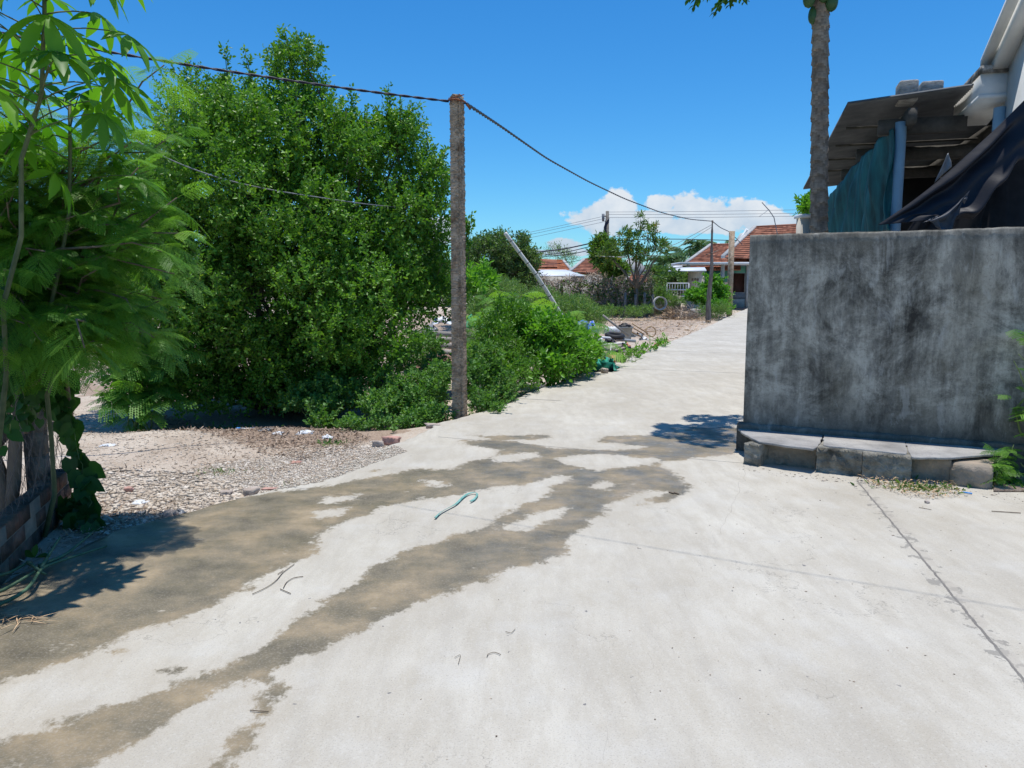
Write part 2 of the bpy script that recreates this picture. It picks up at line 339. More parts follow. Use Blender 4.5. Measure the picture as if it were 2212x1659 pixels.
def road_mat():
    m, nt, p = newmat('road_concrete')
    n = noise_node
    base = ramp(nt, n(nt, .9, 8, .62, (1,.7,1)), [(.28,(.41,.37,.30)),(.5,(.50,.462,.388)),(.7,(.58,.545,.465))])
    base = mixc(nt, mathn(nt, 'MULTIPLY', ramp(nt, n(nt, 5, 9, .7, (1.6,.5,1)), [(.42,(0,0,0)),(.62,(1,1,1))]), .45), base, (.385,.34,.265))
    st2 = ramp(nt, n(nt, 2.2, 8, .7, (2.6,.45,1), dist=.6), [(.45,(0,0,0)),(.7,(1,1,1))])
    base = mixc(nt, mathn(nt, 'MULTIPLY', st2, .4), base, (.36,.33,.28))
    crk = mathn(nt, 'LESS_THAN', mathn(nt, 'ABSOLUTE', mathn(nt, 'SUBTRACT', n(nt, .55, 9, .6), .5)), .0011)
    base = mixc(nt, mathn(nt, 'MULTIPLY', crk, mathn(nt, 'MULTIPLY', ramp(nt, n(nt, .8, 2, .5), [(.5,(0,0,0)),(.56,(1,1,1))]), .6)), base, (.22,.20,.17))
    stain = ramp(nt, n(nt, 2.3, 6, .6), [(.52,(0,0,0)),(.7,(1,1,1))])
    base = mixc(nt, mathn(nt, 'MULTIPLY', stain, .45), base, (.54,.52,.47))
    base = mixc(nt, mathn(nt, 'MULTIPLY', ramp(nt, n(nt, 140, 4, .7), [(.54,(0,0,0)),(.66,(1,1,1))]), .5), base, (.20,.18,.16))
    base = mixc(nt, mathn(nt, 'MULTIPLY', ramp(nt, n(nt, 60, 5, .7), [(.36,(1,1,1)),(.46,(0,0,0))]), .35), base, (.57,.545,.48))
    base = mixc(nt, mathn(nt, 'GREATER_THAN', n(nt, 24, 2, .4), .765), base, (.20,.19,.18))
    # wet mask
    w = attr(nt, 'wet')
    edge = mathn(nt, 'ADD', mathn(nt, 'MULTIPLY', mathn(nt, 'SUBTRACT', n(nt, 4, 4, .55), .5), .24), mathn(nt, 'MULTIPLY', mathn(nt, 'SUBTRACT', n(nt, 15, 9, .78, (1.3,1,1)), .5), .30))
    e_ = mathn(nt, 'ADD', w, edge)
    wm = mathn(nt, 'MULTIPLY', mathn(nt, 'ADD', e_, -.006), 26, clamp=True)
    halo = mathn(nt, 'MULTIPLY', mathn(nt, 'ADD', e_, .10), 7, clamp=True)
    base = mixc(nt, mathn(nt, 'MULTIPLY', halo, .35), base, (.40,.345,.265))
    holes = ramp(nt, n(nt, 3.4, 9, .7, (1,1.6,1)), [(.63,(1,1,1)),(.69,(0,0,0))])
    wm = mathn(nt, 'MULTIPLY', wm, holes)
    wcol = ramp(nt, n(nt, 2.6, 8, .68), [(.33,(.12,.105,.075)),(.46,(.185,.158,.108)),(.56,(.26,.208,.135)),(.65,(.34,.265,.168)),(.74,(.42,.34,.235))])
    wcol = mixc(nt, mathn(nt, 'MULTIPLY', ramp(nt, n(nt, 90, 3, .7), [(.5,(0,0,0)),(.72,(1,1,1))]), .55), wcol, (.36,.32,.27))
    col = mixc(nt, wm, base, wcol)
    # joints
    def line(aname, width, rag, cname=None, dark=(.13,.12,.11)):
        nonlocal col
        d = mathn(nt, 'ABSOLUTE', mathn(nt, 'ADD', attr(nt, aname), mathn(nt, 'MULTIPLY', mathn(nt, 'SUBTRACT', n(nt, 9, 5, .6), .5), rag)))
        k = mathn(nt, 'LESS_THAN', d, width)
        col = mixc(nt, mathn(nt, 'MULTIPLY', k, .85), col, dark); return d, k
    dA, kA0 = line('jointA', .007, .032)
    sp = mathn(nt, 'MULTIPLY', mathn(nt, 'LESS_THAN', dA, .07), mathn(nt, 'GREATER_THAN', mathn(nt, 'SUBTRACT', n(nt, 11, 6, .65), mathn(nt, 'MULTIPLY', dA, .9)), .515))
    col = mixc(nt, mathn(nt, 'MULTIPLY', sp, .7), col, (.22,.205,.18))
    fl = mathn(nt, 'MULTIPLY', mathn(nt, 'LESS_THAN', mathn(nt, 'ABSOLUTE', mathn(nt, 'ADD', attr(nt, 'jointA'), -.03)), .024), mathn(nt, 'GREATER_THAN', n(nt, 2.5, 4, .6), .47))
    col = mixc(nt, mathn(nt, 'MULTIPLY', fl, .5), col, (.40,.36,.30))
    dB, kB = line('jointB', .007, .03); dC, kC = line('jointC', .018, .02)
    nt.links.new(col, p.inputs['Base Color'])
    rr = mixc(nt, wm, (.82,.82,.82), ramp(nt, n(nt, 4, 4, .6), [(.42,(.35,.35,.35)),(.6,(.7,.7,.7))]))
    nt.links.new(rr, p.inputs['Roughness']); p.inputs['Specular IOR Level'].default_value = .22
    h = mathn(nt, 'SUBTRACT', 1.0, mathn(nt, 'MAXIMUM', kA0, mathn(nt, 'MAXIMUM', kB, kC)))
    b1 = bump(nt, None, h, .8, .01)
    b2 = bump(nt, None, n(nt, 130, 4, .7), .35, .004, b1)
    bump(nt, p, n(nt, 6, 6, .6), .25, .02, b2)
    return m
M['road'] = road_mat()
def make_road():
    ys = graded(-6, 62.3, 1.6, 11.5, .035, .6); rows = []
    tt = np.concatenate([np.linspace(0, 1, 150)**1.15])
    for y in ys:
        x0 = float(el(y)) if y > -2 else float(el(-2))
        x0 += .02*math.sin(y*3.1)+.014*math.sin(y*9.7+1)+.01*math.sin(y*23)
        if y < 7.6: x1 = 8.0
        else: x1 = x0+3.4+4.6*max(0, 1-(y-7.6)/2)
        xs = x0+(x1-x0)*tt; z = rz(xs, np.full_like(xs, y))
        row = np.stack([xs, np.full_like(xs, y), z], 1)
        edge = np.array([[x0-.004, y, z[0]-.018], [x0-.012, y, z[0]-.42]])[::-1]
        rows.append(np.vstack([edge, row]))
    Vg = np.array(rows); mb = MB(); mb.grid(Vg)
    o = mb.build('concrete_road', M['road'], smooth=False); tag(o, kind='structure')
    V = Vg.reshape(-1, 3)[:, :2]
    near = (V[:, 1] < 12) & (V[:, 0] > -6) & (V[:, 0] < 4.5)
    wet = np.full(len(V), -1.0); q = V[near]
    s = np.maximum(seg_sdf(q, [G(*a)[:2] for a in U_]), seg_sdf(q, [G(*a)[:2] for a in L_]))
    for dpoly in DRY: s = np.minimum(s, -seg_sdf(q, [G(*a)[:2] for a in dpoly]))
    for wp in WET2: s = np.maximum(s, seg_sdf(q, [G(*a)[:2] for a in wp])-.01)
    wet[near] = np.clip(s, -1, .35)
    def sd(pa, pb, cut):
        a = G(*pa)[:2]; b = G(*pb)[:2]; t = (b-a)/np.linalg.norm(b-a); nn = np.array((-t[1], t[0])); d = (V-a)@nn
        al = (V-a)@t; L = np.linalg.norm(b-a)
        return np.where((al < -cut[0]) | (al > L+cut[1]), 1.0, d)
    jA = sd((1850,1037), (2212,1470), (0, 5)); jB = sd((962,945), (1600,1000), (.1, .1))
    al = V@np.array((.36,.933)); jC = (al-G(1310,795)[:2]@np.array((.36,.933))); jC = (jC+2.3) % 4.6-2.3
    jC = np.where(V[:, 1] < 10.6, 1.0, jC)
    for nm, val in (('wet', wet), ('jointA', jA), ('jointB', jB), ('jointC', jC)):
        a = o.data.attributes.new(nm, 'FLOAT', 'POINT'); a.data.foreach_set('value', val.astype(np.float32))
make_road()

# ------------------------------------------------------------------ concrete wall + bench
def wall_mat(name, a=.13, b=.42):
    m, nt, p = newmat(name); n = noise_node
    f = mathn(nt, 'ADD', mathn(nt, 'MULTIPLY', n(nt, 2.0, 13, .8, dist=.4), .72), mathn(nt, 'MULTIPLY', n(nt, 6.0, 9, .7, (1,1,.1)), .37))
    col = ramp(nt, f, [(.43,(.042,.038,.032)),(.485,(.125,.115,.094)),(.54,(.255,.236,.195)),(.595,(.42,.39,.325)),(.69,(.58,.54,.455))])
    col = mixc(nt, mathn(nt, 'MULTIPLY', ramp(nt, n(nt, 1.1, 5, .6), [(.5,(0,0,0)),(.65,(1,1,1))]), .5), col, (.26,.23,.17))
    geo = nt.nodes.new('ShaderNodeNewGeometry'); se = nt.nodes.new('ShaderNodeSeparateXYZ'); nt.links.new(geo.outputs['Position'], se.inputs[0])
    low = ramp(nt, mathn(nt, 'ADD', se.outputs[2], mathn(nt, 'MULTIPLY', n(nt, 3, 8, .7), .5)), [(.5,(1,1,1)),(.85,(0,0,0))])
    col = mixc(nt, mathn(nt, 'MULTIPLY', low, .7), col, (.05,.048,.043))
    hi_ = ramp(nt, mathn(nt, 'SUBTRACT', se.outputs[2], mathn(nt, 'MULTIPLY', n(nt, 4, 8, .7, (1,1,.15)), 1.3)), [(1.0,(0,0,0)),(1.0,(1,1,1))])
    hi_ = mathn(nt, 'MULTIPLY', mathn(nt, 'SUBTRACT', mathn(nt, 'SUBTRACT', se.outputs[2], mathn(nt, 'MULTIPLY', n(nt, 4, 8, .7, (1,1,.15)), 1.3)), 1.12), 3.0, clamp=True)
    col = mixc(nt, mathn(nt, 'MULTIPLY', hi_, .6), col, (.07,.068,.06))
    col = mixc(nt, mathn(nt, 'MULTIPLY', ramp(nt, n(nt, 55, 4, .7), [(.56,(0,0,0)),(.66,(1,1,1))]), .4), col, (.07,.07,.065))
    col = mixc(nt, mathn(nt, 'MULTIPLY', ramp(nt, n(nt, 9, 9, .75, (1,1,.5)), [(.5,(0,0,0)),(.6,(1,1,1))]), .4), col, (.09,.088,.08))
    col = mixc(nt, mathn(nt, 'MULTIPLY', ramp(nt, n(nt, 7, 9, .7, (1,1,.35), dist=.5), [(.56,(0,0,0)),(.64,(1,1,1))]), .3), col, (.55,.53,.48))
    nt.links.new(col, p.inputs['Base Color']); p.inputs['Roughness'].default_value = .9; p.inputs['Specular IOR Level'].default_value = .2
    bump(nt, p, n(nt, 18, 8, .65, (1,1,.5)), .1, .01); return m
M['wall'] = wall_mat('weathered_render')
M['slab'] = surf('grey_stone_slab', [(.3,(.21,.20,.19)),(.5,(.33,.315,.295)),(.7,(.44,.42,.385))], 3.5, rough=.95, bs=40, bstr=.4, speck=(60,.66,(.2,.2,.2)))
M['masonry'] = surf('old_masonry', [(.3,(.07,.065,.055)),(.45,(.19,.175,.14)),(.6,(.36,.33,.27)),(.8,(.5,.45,.38))], 5, 9, rough=.95, bs=22, bstr=.9, bdist=.035)
M['plaster'] = surf('cracked_mortar', [(.3,(.14,.125,.10)),(.5,(.27,.23,.18)),(.68,(.44,.34,.25)),(.8,(.42,.28,.2))], 3, 8, rough=.9, bs=16, bstr=.7, bdist=.03)
A0 = G(1605,915,.26); A1 = G(2195,960,.26); wd = unit((A1-A0)*np.array((1,1,0))); wn = np.array((wd[1], -wd[0], 0))  # wn toward camera
wall = thing('concrete_wall', (A0[0], A0[1], 0), 'tall grey weathered concrete wall streaked with black stains at the road corner', 'wall')
mb = MB(); top = 2.05; Lw = 4.3; th = .13
nx, nz = 60, 24
Vg = []; zz_ = np.concatenate([np.linspace(-.1, top-.02, 30), [top]])
for i in range(141):
    q = A0*np.array((1,1,0))+wd*(Lw*i/140); dz = .003*math.sin(i*.11)+.0015*math.sin(i*.7)+rng.normal()*.001; row = [q+wn*rng.normal()*.0012*(1 if 0 < i < 140 else 0)+UP*z for z in zz_[:-2]]
    if i == 0: row = [a_+wd*rng.uniform(0, .006) for a_ in row]
    row += [q+wn*.0+UP*(zz_[-2]+dz), q-wn*(.012+rng.random()*.006)+UP*(top+dz), q-wn*(th-.01)+UP*(top+dz-.004), q-wn*th+UP*(top-.03), q-wn*th-UP*.1]; Vg.append(row)
mb.grid(np.array(Vg)[::-1])
for e in (0, 140):
    mb.F.append(np.array([np.arange(len(Vg[0]))+mb.n])); mb.V.append(np.array(Vg[e])); mb.n += len(Vg[0]); mb.R.append(np.array([.5])); mb.M.append(np.array([0]))
mb.build('wall_face', M['wall'], wall)
mb = MB(); pts = []
for i in range(41):
    t = -.05+(Lw)*i/40; w = .035+.008*math.sin(i*1.7)+.005*math.sin(i*4.1); h = .262+.006*math.sin(i*2.3)
    b = A0*np.array((1,1,0))+wd*t
    pts.append([b+wn*(w+.01)+UP*-.1, b+wn*(w+.006)+UP*(h-.02), b+wn*w+UP*h, b-wn*.02+UP*(h+.012)])
mb.grid(np.array(pts).transpose(1,0,2)[::-1]); mb.obox(A0*np.array((1,1,0))-wd*.05+UP*-.1, wd*.05, wn*.04, UP*.355)
mb.obox(A0*np.array((1,1,0))-wd*.05-wn*(th+.04)+UP*-.1, wd*.05, wn*(th+.04), UP*.355)
mb.build('plinth', M['wall'], wall)

bench = thing('masonry_bench', G(1850,1030), 'low stone bench with three thin slabs on rough blocks along the wall foot', 'bench')
zs = .215
def slab(pix, t, z, lab=None, mat='slab', tilt=0):
    c = np.array([G(u, v, z) for u, v in pix]); k = len(c); out = []
    for i in range(k):
        a, b = c[i], c[(i+1) % k]; n = max(2, int(np.linalg.norm(b-a)/.06))
        for j in range(n): out.append(a+(b-a)*j/n+np.append(rng.normal(size=2)*.005, 0))
    m_ = MB(); m_.prism(np.array(out)-UP*t, UP*t); o = m_.build('slab', M[mat], bench)
    if lab: o['label'] = lab
    bv = o.modifiers.new('b', 'BEVEL'); bv.width = .004; bv.segments = 1
slab([(1590,922),(1608,938),(1640,953),(1700,962),(1758,969),(1768,962),(1778,938)], .022, zs)
slab([(1780,939),(1779,962),(1960,980),(1956,954)], .03, zs+.006)
slab([(1957,955),(1962,972),(1970,987),(2057,988),(2143,981),(2170,970),(2194,957),(2150,950)], .02, zs+.004)
def block(pix, z1, depth, mat, name='block', rag=.012, lab=None, rnd=0):
    a = G(*pix[0]); b = G(*pix[1]); d = unit(b-a); back = np.array((-d[1], d[0], 0.)); L = np.linalg.norm(b-a)
    n1, n2 = max(3, int(L/.035)), 8; Vg = []
    for i in range(n1+1):
        row = []
        for j in range(n2+1):
            q = a+d*L*i/n1+UP*(z1*j/n2)
            e = 0
            if rnd: e = rnd*(max(0, 1-(n1-i)/n1*5)**2+max(0, 1-i/n1*5)**2+.7*max(0, 1-(n2-j)/n2*3)**2)
            row.append(q+back*(e+rng.normal()*rag)+UP*(-.35*e))
        row.append(a+d*L*i/n1+UP*(z1-.3*rnd)+back*depth); row.insert(0, row[0]-UP*.08)
        Vg.append(row)
    m_ = MB(); Vg = np.array(Vg); m_.grid(Vg[::-1])
    for e in (0, -1):
        side = Vg[e]; bb = [side[-1]*np.array((1,1,0))-UP*.08]
        poly = np.vstack([side, bb]); m_.F.append(np.array([np.arange(len(poly))+m_.n])); m_.V.append(poly); m_.n += len(poly); m_.R.append(np.array([.5])); m_.M.append(np.array([0]))
    o = m_.build(name, M[mat], bench)
    if lab: o['label'] = lab
block([(1606,1002),(1640,1008)], .19, .5, 'masonry', lab='crumbling brick end block')
block([(1641,1000),(1761,1012)], .185, .42, 'plaster')
block([(1762,1019),(1860,1030)], .21, .42, 'masonry')
block([(1861,1032),(1967,1042)], .21, .42, 'masonry')
block([(1968,1034),(2052,1044)], .19, .4, 'plaster', rag=.006)
block([(2050,1048),(2143,1059)], .192, .36, 'plaster', rag=.006, rnd=.05, lab='rounded end boulder block')

# ------------------------------------------------------------------ plants toolkit
def perp(d): return unit(np.cross(d, rdir(len(d))))
def twigs(mb, Pp, D, n, tl, L, Wd, shape='rhomb', spread=.9, upb=.55, rb=0, m=0, stem=None, sr=.003, rlo=0., rhi=1.):
    N = len(Pp); D = unit(D); tl = np.broadcast_to(tl, N)*rng.uniform(.6, 1.25, N); tr = rng.random(N)
    A = perp(D); B = np.cross(D, A)
    for i in range(n):
        th = i*2.4+rng.uniform(0, .6, N); side = A*np.cos(th)[:, None]+B*np.sin(th)[:, None]
        p = Pp+D*(tl*(i+1)/n)[:, None]
        d = unit(D*(.55 if i < n-1 else 1.5)+side*spread+rdir(N)*.25+UP*.05)
        up = unit(UP*upb+rdir(N)*.6+side*.1)
        s = rng.uniform(.65, 1.2, N)
        mb.leaves(p, d, up, L*s, Wd*s, shape, np.clip(rlo+(rhi-rlo)*(tr*.6+rng.random(N)*.4), 0, 1), m=m)
    if stem is not None:
        C = perp(D)*sr
        V = np.stack([Pp-C, Pp+C, Pp+D*tl[:, None]+C*.5, Pp+D*tl[:, None]-C*.5], 1)
        stem.add(V, np.arange(N*4).reshape(-1, 4), .5)
def shell(blobs, n, pw=4, inner=.72):
    """points in a union of ellipsoids (cx,cy,cz,rx,ry,rz), biased outward; returns pts and outward dirs"""
    B = np.array(blobs, float); w = (B[:, 3]*B[:, 4]+B[:, 3]*B[:, 5]+B[:, 4]*B[:, 5]); w /= w.sum()
    k = rng.choice(len(B), int(n*2.2), p=w); d = rdir(len(k)); r = rng.random(len(k))**(1.0/pw)
    p = B[k, :3]+d*B[k, 3:]*r[:, None]; keep = np.ones(len(k), bool)
    for j in range(len(B)):
        q = np.linalg.norm((p-B[j, :3])/B[j, 3:], axis=1); keep &= ~((q < inner) & (k != j) & (rng.random(len(k)) < .85))
    o = unit(d/B[k, 3:]); idx = np.where(keep)[0][:n]; return p[idx], o[idx]
def clumps(blobs, k=9, f=.42, low=-.75, zs=.75):
    """replace each blob by k smaller overlapping clumps spread over its surface, plus a small core"""
    out = []
    for b in blobs:
        b = np.array(b, float); d = rdir(k*3); d = d[d[:, 2] > low][:k]
        for q in d:
            r = rng.uniform(.7, 1.25)*f; c = b[:3]+q*b[3:]*(1-.62*f)*rng.uniform(.78, 1.12); out.append((c[0], c[1], c[2], b[3]*r, b[4]*r, b[5]*r*zs))
        out.append((b[0], b[1], b[2], b[3]*.55, b[4]*.55, b[5]*.55))
    return out
def limb(mb, a, b, r0, r1, sag=.1, n=6, seg=6, wig=.03, m=0):
    a = np.asarray(a, float); b = np.asarray(b, float); t = np.linspace(0, 1, n)[:, None]
    L = np.linalg.norm(b-a); w = rng.normal(size=(n, 3))*wig*L; w[0] = 0; w[-1] = 0
    pts = a+(b-a)*t+w+UP*(sag*L*4*t*(1-t)); mb.tube(pts, np.linspace(r0, r1, n), seg, m=m); return pts
def fronds(mb, base, d, L, np_=6, nl=12, pin=.42, lw=.25, droop=.35, m=0, rlo=0, rhi=1, ang=1.05):
    """bipinnate fronds: arrays base (N,3), d (N,3) and L (N)"""
    N = len(base); d = unit(d); sd = unit(np.cross(d, UP)+1e-6); nn = np.cross(sd, d); T = []
    for k in range(np_):
        x = .22+.78*(k/(np_-1.0)); pl = pin*(.75+.5*math.sin(math.pi*(k+1)/(np_+1)))
        for s in (-1, 1):
            a = ang-.25*k/np_; dx, dy = math.cos(a), math.sin(a)*s
            for i in range(nl):
                f = (i+1.0)/nl; px_, py_ = x+dx*pl*f, dy*pl*f; ll = pl*.17*(1.15-.5*abs(f-.45)); hw = pl/nl*lw*1.4
                for q in (-1, 1):
                    ex, ey = -dy*q*.93+dx*.42, dx*q*.93+dy*.42
                    bx, by = px_, py_
                    T.append([(bx, by), (bx+ex*ll*.5-dx*hw, by+ey*ll*.5-dy*hw), (bx+ex*ll, by+ey*ll), (bx+ex*ll*.5+dx*hw, by+ey*ll*.5+dy*hw)])
            w = .004/ .3
            T.append([(x, 0), (x+dy*s*0+w*0, w*.6), (x+dx*pl, dy*pl), (x+w, 0)])
    T.append([(0, -.012), (1, -.005), (1, .005), (0, .012)])
    T = np.array(T).reshape(-1, 2); K = len(T)
    dr = droop*rng.uniform(.5, 1.5, N)
    x = T[:, 0][None, :, None]; y = T[:, 1][None, :, None]; Ls = L[:, None, None]
    roll = rng.uniform(-.5, .5, N)[:, None, None]
    # side pinnae droop a little as well
    V = base[:, None]+d[:, None]*x*Ls+sd[:, None]*y*Ls+nn[:, None]*(y*roll*Ls)-UP*(dr[:, None, None]*x*x*Ls)-UP*(np.abs(y)**1.5*Ls*.5)
    F = np.arange(N*K).reshape(-1, 4); mb.add(V, F, np.repeat(np.clip(rlo+(rhi-rlo)*rng.random(N), 0, 1), K//4), m)

def broad_shrub(name, label, cat, blobs, n, nl=6, tl=.14, L=.06, Wd=.04, leaf='weedleaf', shape='hex', group=None, base=None, nst=10, rlo=0, rhi=1, upb=.55, pw=4, stemmat='stem', sr=.012):
    B = np.array(blobs, float)
    if base is None:
        c = B[:, :3].mean(0); base = np.array((c[0], c[1], float(gz(c[0], c[1]))))
    t = thing(name, base, label, cat, group)
    mb, st = MB(), MB()
    cl_ = clumps(blobs, 8, .45)
    p, o = shell(cl_, n, pw); z0 = gz(p[:, 0], p[:, 1])+.02; k = p[:, 2] > z0; p, o = p[k], o[k]
    sc_ = rng.uniform(.55, 1.25, len(p))
    twigs(mb, p, o*.7+UP*.45+rdir(len(p))*.5, nl, tl, L*sc_, Wd*sc_, shape, upb=upb, rlo=rlo, rhi=rhi, stem=st, sr=.002)
    for i in range(nst*2):
        b = B[rng.integers(len(B))]; d = rdir(1)[0]; d[2] = abs(d[2])+.2; d = unit(d); a_ = b[:3]+d*b[3:]*.8; e_ = a_+unit(d+UP*.4+rng.normal(size=3)*.3)*rng.uniform(.8, 2.2)*max(tl, .16)
        if e_[2] < float(gz(e_[0], e_[1]))+.03: continue
        st.tube([a_, e_], sr*.25, 4); k_ = 9; pp = a_+(e_-a_)*rng.random(k_)[:, None]; twigs(mb, pp, np.repeat(unit(e_-a_)[None], k_, 0)+rdir(k_)*.7, 3, tl*.35, L*.9, Wd*.9, shape, rlo=.3)
    mb.build('foliage', M[leaf], t)
    for i in range(nst):
        b = B[rng.integers(len(B))]; e = b[:3]+rdir(1)[0]*b[3:]*.7
        if e[2] < base[2]+.1: e[2] = base[2]+.15
        s0 = base+np.append(rng.normal(size=2)*.25*(B[:, 3].mean()), 0); s0[2] = float(gz(s0[0], s0[1]))-.03
        limb(st, s0, e, sr, sr*.4, .05, 6, 5)
    st.build('stems', M[stemmat], t); return t

# ------------------------------------------------------------------ big bush tree
def big_bush():
    Yc = 11.7
    spec = [(470,420,215,0),(640,470,215,0),(790,520,165,0),(860,600,110,.2),(400,560,190,-.2),(560,650,210,-.4),(740,640,190,-.3),(880,480,90,.1),
            (400,740,150,-.4),(560,770,120,-.5),(720,740,130,-.3),(650,335,115,0),(520,335,100,0),(635,215,56,0),(598,150,26,0),(650,125,32,0),(722,335,90,0),(790,350,88,0),(865,300,50,.2),(910,390,50,.2),
            (430,300,55,0),(300,460,95,0),(330,620,120,-.2),(905,620,75,.3),(610,820,60,-.6),(430,820,70,-.6),(340,790,60,-.5),(450,840,70,-.7),(540,845,70,-.7),(680,830,60,-.6),(760,800,60,-.4),(380,840,50,-.7),(620,870,40,-.8),(500,880,35,-.8)]
    blobs = []
    for u, v, r, dy in spec:
        c = P(u, v, Yc+dy); R = r*px(Yc); blobs.append((c[0], c[1], c[2], R, min(1.9, R*1.15+.25), R))
    t = thing('round_leaf_tree', (-3.2, 11.7, float(gz(-3.2, 11.7))), 'big bushy dark green tree with upright shoots left of the concrete pole', 'tree')
    mb, st, tw = MB(), MB(), MB()
    p, o = shell(clumps(blobs, 16, .36, -.7, .85), 30000, 3.2, .62); k = p[:, 2] > -.1; p, o = p[k], o[k]
    # uneven clumps: drop twigs by a low frequency pattern
    q = np.sin(p[:, 0]*3.1+1)*np.sin(p[:, 2]*3.7+.5)*np.sin(p[:, 1]*2.9)+.5*np.sin(p[:, 0]*7.3+p[:, 2]*5.1); k = q > -.72+.5*rng.random(len(p))*0; p, o = p[k], o[k]
    twigs(mb, p, o*.7+UP*.5+rdir(len(p))*.5, 8, .18, .058, .036, 'hex', upb=.5, stem=tw, sr=.003)
    # protruding leafy shoots along the silhouette
    B = np.array(blobs); ns = 210; kk = rng.choice(len(B), ns); d = rdir(ns); d[:, 2] = np.abs(d[:, 2])*.8; d = unit(d+UP*.25)
    for i in range(ns):
        b = B[kk[i]]; a = b[:3]+d[i]*b[3:]*.85; L = rng.uniform(.22, .5); e = a+unit(d[i]*.6+UP*.8)*L
        if a[2] < 1.2 or a[2] > 4.35: continue
        pts = limb(st, a, e, .007, .003, .03, 5, 4)
        m_ = int(L/.045); tt = rng.random(m_*2)[:, None]; pp = a+(e-a)*tt; D = np.repeat(unit(e-a)[None], len(pp), 0)
        twigs(mb, pp, D+rdir(len(pp))*.8, 3, .06, .06, .034, 'hex')
    for (u0, v0, u1, v1) in [(480,300,478,165),(500,300,488,105),(560,260,530,110),(640,180,612,62),(640,180,690,130),(860,330,836,195),(850,330,880,250),(700,300,905,235),(905,460,958,330),(930,470,962,400),(1000,640,1012,470),(985,560,1020,480),(760,330,760,205),(960,700,1010,620),(470,250,420,190)]:
        a = P(u0, v0, Yc-.1); e = P(u1, v1, Yc-.1); pts = limb(st, a, e, .012, .003, .02, 8, 4, .02)
        L = np.linalg.norm(e-a); m_ = int(L/.016); tt = rng.random(m_)[:, None]; pp = a+(e-a)*tt; D = np.repeat(unit(e-a)[None], m_, 0)
        twigs(mb, pp, D*.8+rdir(m_)*.7, 4, .10, .062, .036, 'hex')
    foliage = mb.build('crown', M['bushleaf'], t)
    for b in B[::1]:
        s0 = np.array((-3.2+rng.normal()*.5, 11.9+rng.normal()*.25, -.3)); limb(st, s0, b[:3]+rdir(1)[0]*b[3:]*.3, .055, .012, .05, 8, 6)
    st.build('trunk', M['bark'], t); tw.build('twigs', M['stem'], t)
big_bush()

# ------------------------------------------------------------------ feathery tree at the left
def feathery_tree():
    base = np.array((-3.45, 5.1, -.05))
    t = thing('feathery_leaf_tree', base, 'feathery fine leaved tree arching over the wire fence at the left edge', 'tree')
    br, fo = MB(), MB()
    tips = [(405,145,6.6),(340,250,6.5),(425,300,6.5),(435,440,6.3),(450,520,6.2),(430,610,6.1),(400,560,6.0),(330,690,6.0),(300,800,6.1),(260,860,6.3),(200,870,6.0),(220,880,5.3),(120,760,5.6),
            (60,600,5.6),(40,450,5.8),(120,330,6.4),(220,300,6.6),(280,360,6.5),(200,480,6.0),(130,560,5.8),(300,500,6.2),(250,600,5.9),(180,680,5.8),(80,720,5.5),(10,660,5.4),(-40,520,5.6),(350,420,6.3),
            (60,380,6.4),(160,420,6.2),(270,740,6.3),(20,780,5.5),(320,320,6.6),(370,380,6.6),(240,400,6.3),(150,780,6.0),(380,480,6.5),(330,580,6.4),(90,500,6.2),(210,560,6.5),(290,650,6.6),(40,560,6.6),(150,640,6.6)]
    rr_ = random.Random(21)
    tips += [(rr_.uniform(-40, 400), rr_.uniform(290, 800), rr_.uniform(5.9, 7.0)) for _ in range(52)]
    tips += [(rr_.uniform(-40, 170), rr_.uniform(200, 360), rr_.uniform(5.8, 7.0)) for _ in range(11)]
    allb, alld = [], []
    for (u, v, Y) in tips:
        e = P(u*.93-22, min(v, 775)*.97, Y*.765); j = base+np.array((rng.uniform(-.35, .35), rng.uniform(-.3, .3), rng.uniform(.6, 1.6))); pts = limb(br, j, e, .016, .004, .12, 9, 5, .025)
        T = unit(np.gradient(pts, axis=0)); tt = np.linspace(.22, 1, 22)
        for k, a in enumerate(tt):
            q = np.array([np.interp(a, np.linspace(0, 1, 9), pts[:, c]) for c in range(3)]); d = T[min(8, int(a*8))]
            s = unit(np.cross(d, UP))*(1 if k % 2 else -1)
            allb.append(q); alld.append(unit(d*.55+s*rng.uniform(.4, 1.1)+UP*rng.uniform(-.1, .5)+rng.normal(size=3)*.25))
        allb.append(e); alld.append(unit(T[-1]+UP*.1))
    for r_, w in (((-.3,.0,1.8), .03), ((.3,.1,1.6), .028), ((-.1,-.2,1.3), .03), ((.1,.25,2.0), .03)): limb(br, base, base+np.array(r_), .05, w, .02, 6, 7)
    b = np.array(allb); d = np.array(alld); fronds(fo, b, d, rng.uniform(.12, .21, len(b)), 6, 11, .44, .27, .35)
    fo.build('crown', M['feather'], t); br.build('branches', M['bark'], t)
feathery_tree()

